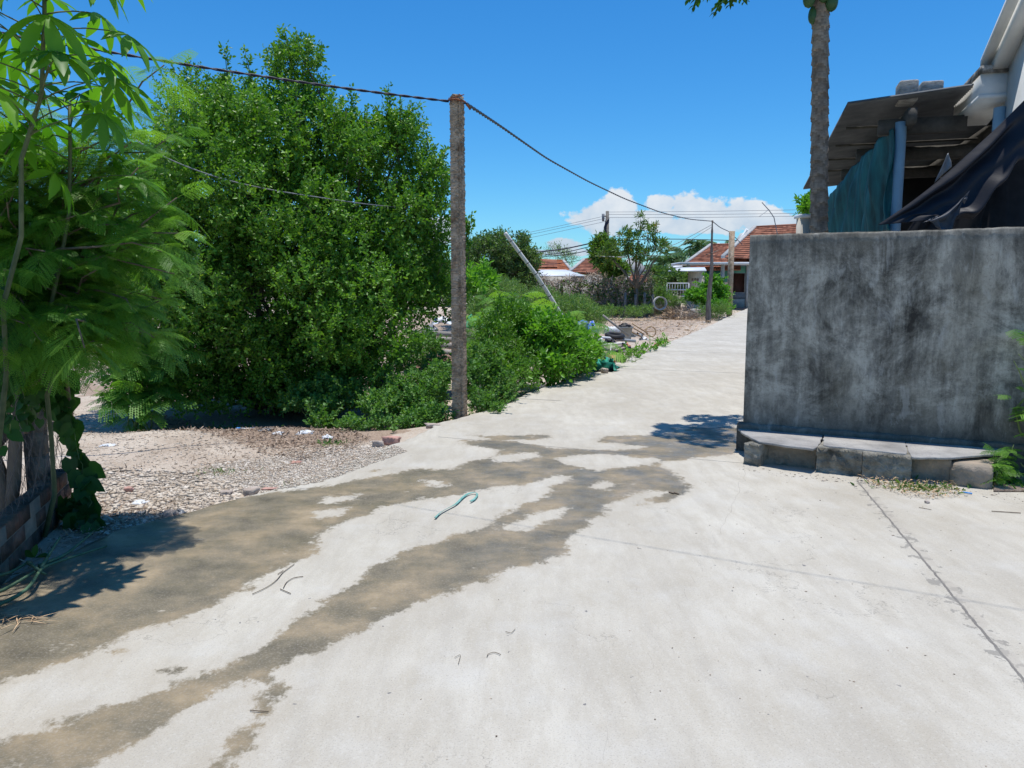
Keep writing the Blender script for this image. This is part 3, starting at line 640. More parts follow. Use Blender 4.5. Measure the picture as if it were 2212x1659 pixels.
def cassava(label, base, top, seed, nleaf, R=.18, groupn='cassava plants behind the wire fence', petr=(.22,.36), zlo=.35):
    r = random.Random(seed); t = thing('cassava_plant', base, label, 'plant', groupn)
    st, lf = MB(), MB(); base = np.array(base, float); top = np.array(top, float)
    pts = limb(st, base, top, .016, .010, .0, 10, 8, .008)
    for i in range(nleaf):
        f = zlo+(1-zlo)*(i+1.0)/nleaf; q = np.array([np.interp(f, np.linspace(0, 1, 10), pts[:, c]) for c in range(3)])
        th = i*2.4+r.uniform(-.3, .3); pl = r.uniform(*petr)*(1.15-.45*(f-zlo)/(1-zlo)); up = r.uniform(.05, .55)+(.5 if f > .93 else 0)
        d = unit(np.array((math.cos(th), math.sin(th), up))); e = q+d*pl
        limb(st, q, e, .0045, .0025, .06, 5, 4, .0)
        n = 7; hor = unit(d*np.array((1,1,0))); N = unit(UP*.9+hor*r.uniform(.1, .55)+np.array((r.uniform(-.3,.3), r.uniform(-.3,.3), 0)))
        X = unit(hor-N*np.dot(hor, N)); Yv = np.cross(N, X); a = np.linspace(-2.15, 2.15, n)+r.uniform(-.1,.1)
        D = np.cos(a)[:, None]*X+np.sin(a)[:, None]*Yv-UP*r.uniform(.05, .4); s = R*r.uniform(.8, 1.25)*(1-.28*(np.abs(a)/2.2)**2)
        lf.leaves(np.repeat(e[None], n, 0), D, np.repeat(N[None], n, 0), s, s*.27, 'lance', np.full(n, r.random()), droop=r.uniform(.15, .5), fold=.12)
    lf.build('leaves', M['cassava'], t); st.build('stalk', M['stalk'], t)
cassava('cassava plant with bright drooping palmate leaves, tallest at the top left corner', (-2.95, 4.2, 0), (-2.28, 4.0, 3.32), 3, 40, .235, zlo=.70, petr=(.28,.46))
cassava('cassava plant with dark leaves, lower one at the left edge of the frame', (-3.15, 4.4, 0), (-2.85, 4.35, 2.75), 5, 13, .2, zlo=.72, petr=(.25,.38))
cassava('thin cassava plant with a few leaves over the feathery tree', (-2.95, 4.7, 0), (-2.55, 4.6, 2.62), 8, 9, .2, zlo=.8, petr=(.25,.38))

# ------------------------------------------------------------------ brick plinth fence, posts, wire mesh, vine
M['brick'] = surf('old_brick', [(.3,(.05,.04,.035)),(.5,(.14,.095,.07)),(.64,(.26,.14,.10)),(.8,(.30,.25,.2))], 5, 8, rough=.95, bs=20, bstr=.8, bdist=.03, rndmix=((.7,.7,.7),(1.2,1.15,1.1)))
M['post'] = surf('fence_post_concrete', [(.3,(.10,.09,.08)),(.6,(.24,.22,.19)),(.8,(.34,.31,.27))], 6, 8, rough=.95, bs=25, bstr=.6)
M['wire'] = surf('rusty_wire', [(.3,(.10,.085,.075)),(.7,(.24,.21,.19))], 15, rough=.6, metal=.4)
F0 = G(150,1010,.27)*np.array((1,1,0)); F1 = G(0,1140,.27)*np.array((1,1,0)); fd = unit(F1-F0); fn = np.array((-fd[1], fd[0], 0))
if fn[0] < 0: fn = -fn
fence = thing('wire_fence', (F0[0], F0[1], 0), 'wire mesh fence on concrete posts over a low brick wall at the left', 'fence')
mb = MB(); r = random.Random(4)
Lf = 4.6
for row in range(4):
    x = -(.11 if row % 2 else 0)
    while x < Lf:
        l = .215; s0 = max(0, x); s1 = min(x+l, Lf)
        if s1-s0 > .03: mb.obox(F0+fd*(s0+.004)-fn*(.10+r.uniform(0, .006))+UP*(-.12+row*.098+.003), fd*(s1-s0-.008), fn*(.104+r.uniform(-.003, .004)), UP*.09, r.random())
        x += l
mb.build('brick_wall', M['brick'], fence)
mb = MB(); mb.obox(F0-fn*.092-UP*.1, fd*Lf, fn*.094, UP*.36); mb.build('mortar', M['plaster'], fence)
for k, s in enumerate((.08, 2.0, 3.95)):
    mb = MB(); q = F0+fd*s-fn*.10; lean = .03*k
    pts = [q+UP*z+fn*lean*z for z in np.linspace(-.1, 1.75, 12)]
    for a, b in zip(pts[:-1], pts[1:]): mb.obox(a, fd*.13, -fn*.12, b-a+UP*.001*0, r.random())
    mb.build('post', M['post'], fence)
mb = MB(); cell = .055; wr = .0014; nW = int(Lf/cell)+1; nz = int(1.3/cell)
for i in range(-1, nW+1):
    pts = []
    for j in range(nz*2+1):
        off = .012*math.sin(i*1.3+j*.7); s = i*cell+(cell*.5*(1 if j % 2 else 0))*(1 if i % 2 == 0 else 1)+.006*math.sin(j*1.9+i)
        pts.append(F0+fd*min(max(s, 0), Lf)-fn*(.05-off-.03*math.sin(i*.11))+UP*(.27+j*cell*.5))
        s2 = None
    mb.tube(pts, wr, 3, cap=False)
    pts2 = [F0+fd*min(max(i*cell+cell*(1 if j % 2 == 0 else .5), 0), Lf)-fn*(.047-.03*math.sin(i*.11)-.012*math.sin(i*1.3+j*.7))+UP*(.27+j*cell*.5) for j in range(nz*2+1)]
    mb.tube(pts2, wr, 3, cap=False)
mb.build('wire_mesh', M['wire'], fence)
# hanging heart leaf vine
def vine(label, paths, n, L, leaf, seed, cat='vine', name='hanging_vine'):
    q0 = paths[0][0]; t = thing(name, q0, label, cat); st, lf = MB(), MB()
    for pts in paths:
        pts = np.array(pts, float); k = len(pts); tt = np.linspace(0, 1, 24); w = np.stack([np.interp(tt, np.linspace(0, 1, k), pts[:, c]) for c in range(3)], 1); w[1:-1] += rng.normal(size=(22, 3))*.008
        st.tube(w, .003, 4); f = rng.random(n)*.999; p = np.stack([np.interp(f, tt, w[:, c]) for c in range(3)], 1)+rng.normal(size=(n, 3))*.025
        d = unit(np.stack([rng.normal(size=n)*.6, rng.normal(size=n)*.3-.2, -np.ones(n)*.8], 1)); nn = unit(np.stack([rng.normal(size=n)*.35+.1, -np.ones(n), rng.random(n)*.8], 1))
        lf.leaves(p, d, nn, L*rng.uniform(.6, 1.2, n), L*rng.uniform(.6, 1.2, n), 'heart', fold=.12)
    lf.build('leaves', M[leaf], t); st.build('stem', M['stem'], t)
vine('dark vine with heart shaped leaves hanging off the end of the brick wall', [[P(140,790,5.5), P(150,900,5.3), P(175,1000,5.15), P(190,1080,5.05), P(185,1150,5.0)], [P(150,1080,5.1), P(180,1110,5.0), P(205,1150,4.95)], [P(100,780,5.5), P(120,830,5.4), P(135,900,5.3)]], 44, .125, 'darkleaf', 1)
vine('dark leafy creeper covering the wire mesh behind the hanging vine', [[F0+fd*s+UP*1.6+fn*.0, F0+fd*(s+.15)+UP*1.1, F0+fd*(s+.1)+UP*.75] for s in (-.15, .1, .3, .55, .8, 1.1, 1.5, 1.9)], 55, .075, 'darkleaf', 2, name='fence_creeper')

# ------------------------------------------------------------------ concrete pole + cables
M['pole'] = surf('pitted_pole_concrete', [(.3,(.28,.19,.12)),(.5,(.55,.42,.30)),(.7,(.72,.59,.45))], 5, 9, rough=.95, bs=26, bstr=1.0, bdist=.05, rndmix=((.62,.6,.57),(1.12,1.1,1.08)), dist=.4)
pb = G(992,899); pole = thing('concrete_pole', (pb[0], pb[1], 0), 'rough square concrete post carrying a twisted cable beside the weeds', 'pole')
hp = P(985,203, pb[1])[2]; w = .148; mb = MB(); rows = []
prof = [(-.5,-.5),(-.25,-.53),(-.05,-.52),(.1,-.5),(.2,-.5),(.24,-.44),(.34,-.44),(.38,-.5),(.5,-.5),(.5,0),(.5,.5),(0,.5),(-.5,.5),(-.5,0)]
ca, sa = math.cos(-.28), math.sin(-.28)
nz = 300
for i in range(nz+1):
    z = -.3+(hp+.3)*i/nz; s = w*(1-.10*i/nz); row = []
    for (a, b) in prof:
        a = a+rng.normal()*.026; b = b+rng.normal()*.03
        if i >= nz-2: a *= .93; b *= .93
        X = (a*ca-b*sa)*s; Yq = (a*sa+b*ca)*s; row.append((pb[0]+X+.0*z, pb[1]+.09+Yq, z+(rng.normal()*.012 if i >= nz-2 else 0)))
    row.append(row[0]); rows.append(row)
mb.grid(np.array(rows), rng.random(nz*14)); Vt = np.array(rows[-1][:-1]); mb.F.append(np.array([np.arange(len(Vt))+mb.n])); mb.V.append(Vt); mb.n += len(Vt); mb.R.append(np.array([.5])); mb.M.append(np.array([0]))
mb.build('shaft', M['pole'], pole)
M['rust'] = surf('rust', [(.3,(.13,.04,.02)),(.7,(.30,.11,.05))], 30, rough=.9)
mb = MB(); q = np.array((pb[0], pb[1]+.09, hp-.07))
mb.tube([q+np.array((-.1,-.095,0)), q+np.array((0,-.11,.01)), q+np.array((.1,-.09,-.02)), q+np.array((.16,-.06,-.10))], .011, 6); mb.tube([q+np.array((-.095,-.09,.02)), q+np.array((.09,-.10,.06))], .006, 5); mb.build('wire_tie', M['rust'], pole)
M['cable'] = surf('black_cable', [(.3,(.012,.014,.03)),(.7,(.03,.03,.05))], 30, rough=.45)
M['whitewire'] = surf('pale_cable', [(.3,(.5,.5,.5)),(.7,(.62,.62,.62))], 30, rough=.6)
M['greycable'] = surf('grey_cable', [(.3,(.12,.13,.15)),(.7,(.25,.26,.28))], 30, rough=.6)
def interp3(pts, n):
    pts = np.array(pts, float); L = np.concatenate([[0], np.cumsum(np.linalg.norm(np.diff(pts, axis=0), axis=1))]); t = np.linspace(0, L[-1], n)
    # smooth with Catmull style by repeated averaging of linear samples
    w_ = np.stack([np.interp(t, L, pts[:, c]) for c in range(3)], 1)
    for _ in range(max(1, n//(2*len(pts)))*2): w_[1:-1] = (w_[:-2]+2*w_[1:-1]+w_[2:])/4
    return w_
def sagline(a, b, sag, n=30):
    t = np.linspace(0, 1, n)[:, None]; return np.asarray(a)+(np.asarray(b)-np.asarray(a))*t-UP*(sag*4*t*(1-t))
def twisted(name, label, pts, r=.009, pitch=.33, group=None, mat='cable'):
    pts = np.asarray(pts); L = np.concatenate([[0], np.cumsum(np.linalg.norm(np.diff(pts, axis=0), axis=1))]); n = int(L[-1]/(pitch/8))
    t = np.linspace(0, L[-1], n); w_ = np.stack([np.interp(t, L, pts[:, c]) for c in range(3)], 1); T = unit(np.gradient(w_, axis=0)); A = unit(np.cross(T, UP)); B = np.cross(T, A)
    mb = MB()
    for k in (0, math.pi):
        th = 2*np.pi*t/pitch+k; mb.tube(w_+r*.9*(np.cos(th)[:, None]*A+np.sin(th)[:, None]*B), r, 5)
    o = mb.build(name, M[mat]); tag(o, label, 'cable', group); return o
ptop = np.array((pb[0], pb[1]-.01, hp-.085))
far1 = P(1539,478,37.6); far2 = P(1577,501,45)
twisted('twisted_cable', 'thick twisted black cable running from the concrete pole to the upper left', sagline(P(-60,60,7.2), ptop+np.array((-.09,0,0)), .04, 40), .0085)
mid = [ptop+np.array((.1,0,-.02)), P(1080,272,12.5), P(1180,342,17.5), P(1270,392,22), P(1350,430,26.5), P(1430,460,31), P(1490,474,34.5), far1]
twisted('twisted_cable', 'thinner twisted black cable sagging from the concrete pole to the far wooden pole', interp3(mid, 120), .012, .5)
c_ = sagline((-13,12.6,4.75), (9,.4,4.75), .12, 40)
twisted('twisted_cable', 'dark cable crossing high above the cassava in the top left corner', c_, .0018)
tag(MB().tube(interp3([P(-50,180,9), P(200,240,9.6), P(350,340,9.7), P(470,385,9.8), P(580,410,9.9), P(780,440,10.2), P(900,452,11.6)], 60), .007, 5).build('grey_wire', M['greycable']), 'slack pale grey wire crossing in front of the big green tree', 'wire')
tag(MB().tube(interp3([far1, P(1556,492,41), far2, P(1590,515,48), P(1605,530,50)], 30), .022, 5).build('far_wire', M['cable']), 'dark wire dropping from the wooden pole to the short concrete pole and the tiled house', 'wire')

# ------------------------------------------------------------------ lean-to shed behind the wall
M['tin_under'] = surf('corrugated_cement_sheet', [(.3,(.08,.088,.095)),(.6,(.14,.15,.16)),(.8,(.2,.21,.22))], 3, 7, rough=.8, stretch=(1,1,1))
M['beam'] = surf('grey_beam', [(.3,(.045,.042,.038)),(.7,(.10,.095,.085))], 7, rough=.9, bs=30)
M['pvc'] = surf('blue_grey_pvc', [(.3,(.22,.33,.40)),(.7,(.30,.42,.49))], 3, rough=.4)
M['black'] = surf('shed_interior_shade', [(.3,(.012,.012,.014)),(.7,(.035,.034,.036))], 3, rough=.95)  # near-black colour stands in for the shade inside the shed
RA = G(1831,224,3.6); RB = G(1735,408,3.6); rd = unit(RB-RA); re = np.array((rd[1], -rd[0], 0)); RL = np.linalg.norm(RB-RA)
shed = thing('lean_to_shed', (RA[0]+1, RA[1]+1, 0), 'dark lean-to shed with a corrugated grey roof behind the concrete wall', 'shed')
ss = np.arange(0, RL, .0127); prof_ = .018*np.sin(ss/.076*2*np.pi); ts = [0, .8, 1.6, 2.4, 3.2, 4.2]
def rp(s, t, dz=0): return RA+rd*s+re*t+UP*(.085*t+dz)
mb = MB()
for t_, sa_ in ((np.array([0,.4,.8,1.34]), 0), (np.array([1.34,2.4,4.2]), 1.3)):
    k_ = ss >= sa_; Vt = np.array([[rp(s, t, z) for t in t_] for s, z in zip(ss[k_], prof_[k_])]); mb.grid(Vt); mb.grid(Vt[::-1]+UP*.007)
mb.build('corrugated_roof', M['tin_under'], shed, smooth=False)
M['roofedge'] = surf('sheet_edge', [(.3,(.5,.5,.5)),(.7,(.65,.65,.65))], 4)
for s in (1.25, 2.5, 3.75, 5.0): 
    mb = MB(); mb.obox(rp(s, .12, -.06), rd*.015, re*(3.9 if s > 1.4 else 1.0), UP*.03); mb.build('purlin', M['beam'], shed)
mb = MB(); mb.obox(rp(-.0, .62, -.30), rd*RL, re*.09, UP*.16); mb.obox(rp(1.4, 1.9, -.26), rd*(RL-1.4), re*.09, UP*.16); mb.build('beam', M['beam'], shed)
for s in (.35, 2.3, 4.2):
    mb = MB(); mb.obox(rp(s, .38, -.33), rd*.10, re*(2.2 if s > 1 else .9), UP*.17); mb.build('crossbeam', M['beam'], shed)
for u, vb, Yq in ((1946,279,8.9), (2143,470,8.2), (1895,478,12.4)):
    q = P(u, vb, Yq); mb = MB(); mb.tube([(q[0], q[1], -.1), (q[0], q[1], 1.5), (q[0]+.0, q[1], min(3.4, rp(1,.9)[2]-.16))], .06, 16); mb.build('column', M['pvc'], shed, smooth=True)
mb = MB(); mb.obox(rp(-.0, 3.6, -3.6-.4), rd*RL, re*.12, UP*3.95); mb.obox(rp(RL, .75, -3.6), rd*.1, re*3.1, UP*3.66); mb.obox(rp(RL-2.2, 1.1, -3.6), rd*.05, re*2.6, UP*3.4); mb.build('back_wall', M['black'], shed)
# cloth helper
def cloth(name, label, cat, pix, Yfun, mat, nu=40, nv=30, fold=.03, fr=9, parent=None, hem=None, along=False):
    """pix: four image corners (tl, tr, br, bl) with depth at each"""
    a, b, c, d = [P(*q) for q in pix]; Vg = []
    for i in range(nu+1):
        s = i/nu; row = []
        for j in range(nv+1):
            t = j/nv; q = a*(1-s)*(1-t)+b*s*(1-t)+c*s*t+d*(1-s)*t
            f = fold*(math.sin(s*fr+2.2*t)+.5*math.sin(s*fr*2.3+4*t+1)+.3*math.sin(s*fr*4.7-3*t))*(.35+.65*math.sin(math.pi*min(1, t*1.0)))
            if along: f = fold*(math.sin(t*fr+2.5*s+.6*math.sin(s*7))+.6*math.sin(t*fr*2.1-3*s+1))*(.25+.75*math.sin(math.pi*s)); q = q+UP*(-.16*math.sin(math.pi*s)*(.3+.7*t)+(.05*math.sin(s*9+1)+.03*math.sin(s*23))*t)
            if hem and j == nv: q = q+UP*hem*math.sin(i*1.3)
            row.append(q+np.array((.35*f, -f, 0)))
        Vg.append(row)
    mb = MB(); mb.grid(np.array(Vg)); o = mb.build(name, M[mat] if isinstance(mat, str) else mat, parent, smooth=True)
    sm = o.modifiers.new('s', 'SOLIDIFY'); sm.thickness = .002
    if label: tag(o, label, cat)
    return o
def netmat(name, c, alpha, tr=.3):
    m, nt, p = newmat(name); col = ramp(nt, noise_node(nt, 5, 6, .6, (1,1,.3)), [(.35, tuple(.35*q for q in c)), (.65, tuple(1.7*q for q in c))]); nt.links.new(col, p.inputs['Base Color']); p.inputs['Roughness'].default_value = .55  # stretched light and dark tones in the colour stand in for fold shading
    t = nt.nodes.new('ShaderNodeBsdfTranslucent'); nt.links.new(col, t.inputs[0]); m1 = nt.nodes.new('ShaderNodeMixShader'); m1.inputs[0].default_value = tr
    nt.links.new(p.outputs[0], m1.inputs[1]); nt.links.new(t.outputs[0], m1.inputs[2])
    x = nt.nodes.new('ShaderNodeBsdfTransparent'); m2 = nt.nodes.new('ShaderNodeMixShader'); m2.inputs[0].default_value = alpha
    nt.links.new(x.outputs[0], m2.inputs[1]); nt.links.new(m1.outputs[0], m2.inputs[2]); nt.links.new(m2.outputs[0], nt.nodes['Material Output'].inputs[0]); return m
M['greennet'] = netmat('green_shade_net', (.01,.12,.135), .92, .4)
M['blacknet'] = netmat('black_shade_net', (.02,.022,.045), .93, .25)
M['tarpsheen'] = surf('black_tarp', [(.3,(.003,.0035,.007)),(.7,(.009,.010,.018))], 3, rough=.6, stretch=(1,1,3), spec=.4, bs=3, bstr=.2, bdist=.02)
M['dullplastic'] = surf('dull_plastic', [(.3,(.02,.022,.03)),(.7,(.08,.085,.10))], 6, rough=.5)
M['greyplastic'] = surf('grey_plastic_sheet', [(.3,(.09,.10,.12)),(.7,(.24,.26,.28))], 5, rough=.4)
cloth('green_shade_net', 'teal green shade net hanging under the shed roof beside the papaya trunk', 'net', [(1829,376,11.6),(1925,276,8.9),(1932,500,8.7),(1787,510,12.2)], None, 'greennet', 90, 40, .11, 22)
cloth('green_shade_net', 'lower left strip of teal netting behind the papaya trunk', 'net', [(1784,432,13.2),(1832,374,11.7),(1834,505,12.0),(1779,505,13.2)], None, 'greennet', 40, 20, .04, 18)
cloth('black_tarp', 'black tarpaulin sloping down to the wall top in front of the dark shed', 'tarp', [(1895,486,7.45),(2225,205,7.1),(2225,330,7.0),(2010,486,7.2)], None, 'tarpsheen', 110, 50, .05, 8, along=True)
cloth('black_tarp', 'large black tarpaulin added for the dark shade inside the shed at the right behind the wall', 'tarp', [(2008,420,7.7),(2260,215,7.25),(2260,510,7.0),(1950,510,7.75)], None, 'black', 50, 20, .05, 14)  # black sheet added so the shed interior reads as deep shade
cloth('grey_plastic_sheet', 'small triangle of pale grey plastic poking above the black tarpaulin', 'sheet', [(2046,332,7.9),(2050,330,7.9),(2056,360,7.9),(2018,395,7.9)], None, 'greyplastic', 8, 8, .01, 5)
cloth('grey_plastic_sheet', 'dull torn strip of plastic along the lower edge of the black tarpaulin', 'sheet', [(1990,482,6.95),(2095,412,6.93),(2085,428,6.93),(2020,482,6.95)], None, 'dullplastic', 30, 8, .02, 8, along=True)
# stones on the roof
M['limestone'] = surf('pale_block', [(.3,(.22,.21,.2)),(.5,(.40,.39,.37)),(.8,(.52,.5,.48))], 14, 8, rough=.95, bs=30, bstr=1.0, bdist=.03, stretch=(1,1,2.5))
def roofblock(label, u0, v0, u1, v1, Yq, n=1):
    a = P(u0, v1, Yq); b = P(u1, v0, Yq); o = MB().obox((a[0], a[1], a[2]-.06), re*(b[0]-a[0]), rd*.28, UP*(b[2]-a[2]+.06)).build('roof_block', M['limestone']); bv = o.modifiers.new('b', 'BEVEL'); bv.width = .02; bv.segments = 2
    tag(o, label, 'block', 'blocks weighing down the shed roof')
roofblock('taller rough pale block standing on the front edge of the shed roof', 1942, 173, 1982, 208, 8.9)
roofblock('lower pale block on the shed roof, right of the taller one', 1990, 175, 2035, 198, 9.1)

# ------------------------------------------------------------------ white house at the right edge
M['white'] = surf('white_render', [(.3,(.52,.53,.52)),(.7,(.66,.66,.64))], 3, rough=.85, bs=40, bstr=.15)
M['moss'] = surf('mossy_concrete', [(.35,(.05,.05,.045)),(.5,(.14,.13,.115)),(.62,(.42,.4,.37)),(.8,(.6,.58,.54))], 8, 9, rough=.95, bs=30, bstr=.8)
K = 1.25; hb = np.array((4.03*K+.0, 6.6*K, 0)); 
def HB(u, v, Yq): return P(u, v, Yq)
house = thing('white_house', (hb[0]+.5, hb[1], 0), 'white rendered house gable with a stepped eave corner at the right edge', 'house')
nb = P(2121,140,8.25); nbl = P(2121,222,8.25); fb = P(2062,212,9.45); fbl = P(2061,269,9.45)
zt, zb = nb[2]-.02, nbl[2]
n2 = np.array((nb[0], nb[1])); f2 = np.array((fb[0], fb[1])); e2 = np.array((.95, -.3)); e2 /= np.linalg.norm(e2)
poly = [np.append(f2, zb), np.append(n2, zb), np.append(n2+e2*.24, zb), np.append(n2+e2*.36+np.array((.02,.12)), zb), np.append(n2+e2*.5+np.array((.3,1.3)), zb), np.append(f2+e2*.6, zb)]
MB().prism(poly, UP*(zt-zb-.07)).build('eave_box', M['white'], house)
c_ = np.mean(poly, 0); poly2 = [q+unit((q-c_)*np.array((1,1,0)))*.035+UP*(zt-zb-.07) for q in poly]
MB().prism(poly2, UP*.075).build('eave_capping', M['moss'], house)
poly3 = [q+unit((q-c_)*np.array((1,1,0)))*.02+UP*.03 for q in poly]; MB().prism(poly3, UP*.05).build('eave_moulding', M['white'], house)
# gable rake running toward camera
dr = np.array((-.3, -.95, 0)); dr /= np.linalg.norm(dr); r0 = np.append(n2+e2*.10+np.array((.03,.1)), zt); slope = .43
r1 = r0+dr*1.25+UP*1.25*slope
for (off, wdt, z0, z1, nm) in ((0, .17, 0, .13, 'rake_band'), (-.09, .3, .13, .2, 'rake_capping')):
    e3 = np.append(e2, 0); MB().obox(r0+e3*off+UP*(z0-.10), r1-r0, e3*wdt, UP*(z1-z0)).build(nm, M['white'], house)
e3 = np.append(e2, 0); w0 = r0+e3*.14
MB().prism([w0*np.array((1,1,0)), w0+UP*-.1, w0+dr*1.25+UP*(1.25*slope-.1), (w0+dr*1.25)*np.array((1,1,0))], e3*.15).build('gable_wall', M['white'], house)
MB().obox((w0)*np.array((1,1,0))-dr*.0, e3*3, -dr*.15, UP*(zt-.3)).build('wall', M['white'], house)

# ------------------------------------------------------------------ papaya tree
def papaya():
    q = P(1769,495,8.6); q1 = P(1773,0,8.6)
    t = thing('papaya_tree', (q[0], 8.6, 0), 'tall bare ringed papaya trunk rising behind the concrete wall', 'tree')
    mb = MB(); n = 420; H = 5.3; rows = []; rn = []
    for i in range(n+1):
        z = H*i/n; x = q[0]+(q1[0]-q[0])*(z-q[2])/(q1[2]-q[2])
        r_ = .094-.016*z/4.9; row = []
        for k in range(21):
            th = 2*np.pi*k/20; ph = (z/.155+.31*k/20*0); s1 = 0
            # overlapping leaf scars in a spiral
            for m_ in range(5):
                a = m_*2*np.pi/5+z/.62*2*np.pi*.2
            c1 = (th/(2*np.pi)*3+z*.9) % 1.0-.5; tt = (z/.15+c1*c1*2.4+.37*int((th/(2*np.pi)*3+z*.9))) % 1.0; ring = .016*(1-tt)**2; rn.append(tt+rng.normal()*.2)
            row.append((x+(r_+ring)*math.cos(th), 8.6+(r_+ring)*math.sin(th), z))
        row[-1] = row[0]; rows.append(row)
    rn = np.clip(np.array(rn).reshape(n+1, 21)[:-1, :-1].ravel(), 0, 1); mb.grid(np.array(rows), rn); mb.build('trunk', M['papbark'], t, smooth=False)
    cr, pe = MB(), MB(); top = np.array((q1[0]+.0, 8.6, 5.1)); r = random.Random(9)
    specs = [(math.pi+.05, .95, -.18), (math.pi-.45, 1.15, .12), (math.pi+.5, 1.15, .15), (math.pi+.1, 1.25, .2), (math.pi-.9, 1.1, .2), (math.pi-.2, 1.2, .35)]+[(i*2.4, r.uniform(.75, 1.0), r.uniform(.1, .75)) for i in range(17)]
    for th, pl, up in specs:
        d = unit(np.array((math.cos(th), math.sin(th), up))); b = top+UP*r.uniform(-.1, .35); e = b+d*pl
        if abs(th-(math.pi+.05)) < 1e-6: e = P(1592, -34, 8.6)
        if abs(th-(math.pi-.45)) < 1e-6: e = P(1545, -60, 8.8)
        limb(pe, b, e, .013, .008, .05, 6, 6, 0)
        hor = unit(d*np.array((1,1,0))); N = unit(UP+hor*.35); X = unit(hor-N*np.dot(hor, N)); Yv = np.cross(N, X)
        for k, a in enumerate(np.linspace(-2.3, 2.3, 8)):
            D = unit(math.cos(a)*X+math.sin(a)*Yv-UP*r.uniform(.25, .6)); L = .42*r.uniform(.85, 1.1)*(1-.3*(abs(a)/2.3)**2); sdv = unit(np.cross(D, N))
            pts, ds, LL, WW = [e], [D], [L], [L*.2]
            for f, s, l in ((.38,1,.32),(.38,-1,.32),(.6,1,.30),(.6,-1,.30),(.78,1,.2),(.78,-1,.2)):
                pts.append(e+D*L*f*.98-UP*.12*L*f*f); ds.append(D*.75+sdv*s*.8); LL.append(L*l); WW.append(L*l*.5)
            cr.leaves(np.array(pts), np.array(ds), np.repeat(N[None], 7, 0)+rng.normal(size=(7,3))*.08, np.array(LL), np.array(WW), 'lance', np.full(7, r.random()), droop=.12)
    cr.build('crown', M['papaya'], t); pe.build('leaf_stalks', M['stem'], t)
    for u, v, s in ((1757,32,1), (1748,-8,1.2), (1797,0,1.2), (1780,-20,1.2), (1765,-30,1.2)):
        c = P(u, v, 8.5 if s > 1 else 8.6); mb = MB(); rr = []; zz = np.linspace(-1, 1, 12)
        mb.tube([c+UP*z*.10*s for z in zz], [.048*s*math.sqrt(max(.003, 1-z*z))*(1.1-.15*z) for z in zz], 12); mb.build('fruit', M['fruit'], t, smooth=True)
M['papbark'] = surf('papaya_bark', [(.3,(.13,.105,.085)),(.55,(.27,.23,.19)),(.75,(.36,.31,.26))], 9, 6, rough=.9, bs=30, bstr=.5, stretch=(1,1,.4), rndmix=((1.15,1.08,1.0),(.62,.6,.57)))
M['fruit'] = surf('green_papaya', [(.3,(.02,.06,.025)),(.7,(.05,.12,.04))], 6, rough=.4)
papaya()
# ------------------------------------------------------------------ roadside weeds and shrubs
def bl(u, v, r, Y, ry=None, rv=None):
    c = P(u, v, Y); R = r*px(Y); return (c[0], c[1], c[2], R, ry if ry else R, (rv*px(Y) if rv else R))
broad_shrub('weed_clump', 'low spreading leafy weeds left of the concrete pole at the driveway edge', 'weeds', [bl(890,870,60,9.9,.5,55), bl(820,885,50,9.5,.45,34), bl(940,850,42,10.2,.5,62), bl(860,840,26,10.1,.3,44), bl(780,930,45,8.9,.3,25), bl(850,935,60,8.9,.3,28), bl(940,910,35,9.3,.25,28), bl(900,920,45,9.1,.25,30)], 3000, 5, .085, .042, .032, 'weedleaf', 'hex', 'roadside weeds', rlo=.2, upb=.8)
broad_shrub('weed_clump', 'loose trailing weeds creeping out of the shade under the big tree', 'weeds', [bl(660,860,40,10.2,.3,20), bl(720,840,45,10.3,.4,28), bl(700,880,35,9.8,.3,16), bl(760,860,40,10.0,.4,28), bl(690,915,30,9.4,.2,12), bl(640,875,22,9.9,.2,10)], 1100, 5, .09, .048, .038, 'weedleaf', 'hex', 'roadside weeds', upb=.8)
broad_shrub('weed_clump', 'small leafy weeds at the right foot of the concrete pole', 'weeds', [bl(1045,872,40,10.0,.3,24), bl(1022,828,26,10.4,.3,46), bl(1060,885,28,9.8,.2,12), bl(1050,800,36,11.0,.35,50), bl(1085,840,26,10.7,.3,34)], 1250, 5, .08, .045, .034, 'weedleaf', 'hex', 'roadside weeds', upb=.7)
broad_shrub('leafy_shrub', 'bright broad leaved shrub overhanging the road edge', 'shrub', [bl(1185,745,54,13.0,.5,52), bl(1232,775,46,13.6,.5,40), bl(1150,722,46,13.2,.5,34), bl(1250,758,34,14.2,.5,34), bl(1200,800,40,12.4,.3,30), bl(1180,715,36,14.0,.5,26)], 2300, 6, .16, .095, .05, 'limeleaf', 'hex', 'roadside shrubs', rlo=.1, upb=.5, stemmat='lightbark')
broad_shrub('leafy_shrub', 'dark green shrub between the pole and the bright shrub', 'shrub', [bl(1090,760,52,12.2,.5,55), bl(1060,720,40,12.6,.5,40), bl(1120,810,40,11.6,.35,40), bl(1100,700,45,13.2,.5,40), bl(1080,820,30,11.2,.3,30)], 1500, 6, .13, .06, .03, 'bushleaf', 'hex', 'roadside shrubs', rhi=.7, upb=.5)
broad_shrub('leafy_shrub', 'small pale shrub growing between the dark tree and the pole', 'shrub', [bl(890,770,40,13.5,.5,30), bl(920,745,35,14,.5,25), bl(870,790,30,13,.4,22), bl(950,800,40,12,.4,25), bl(930,815,40,11.5,.4,20)], 900, 5, .12, .06, .034, 'weedleaf', 'hex', 'roadside shrubs', upb=.6)
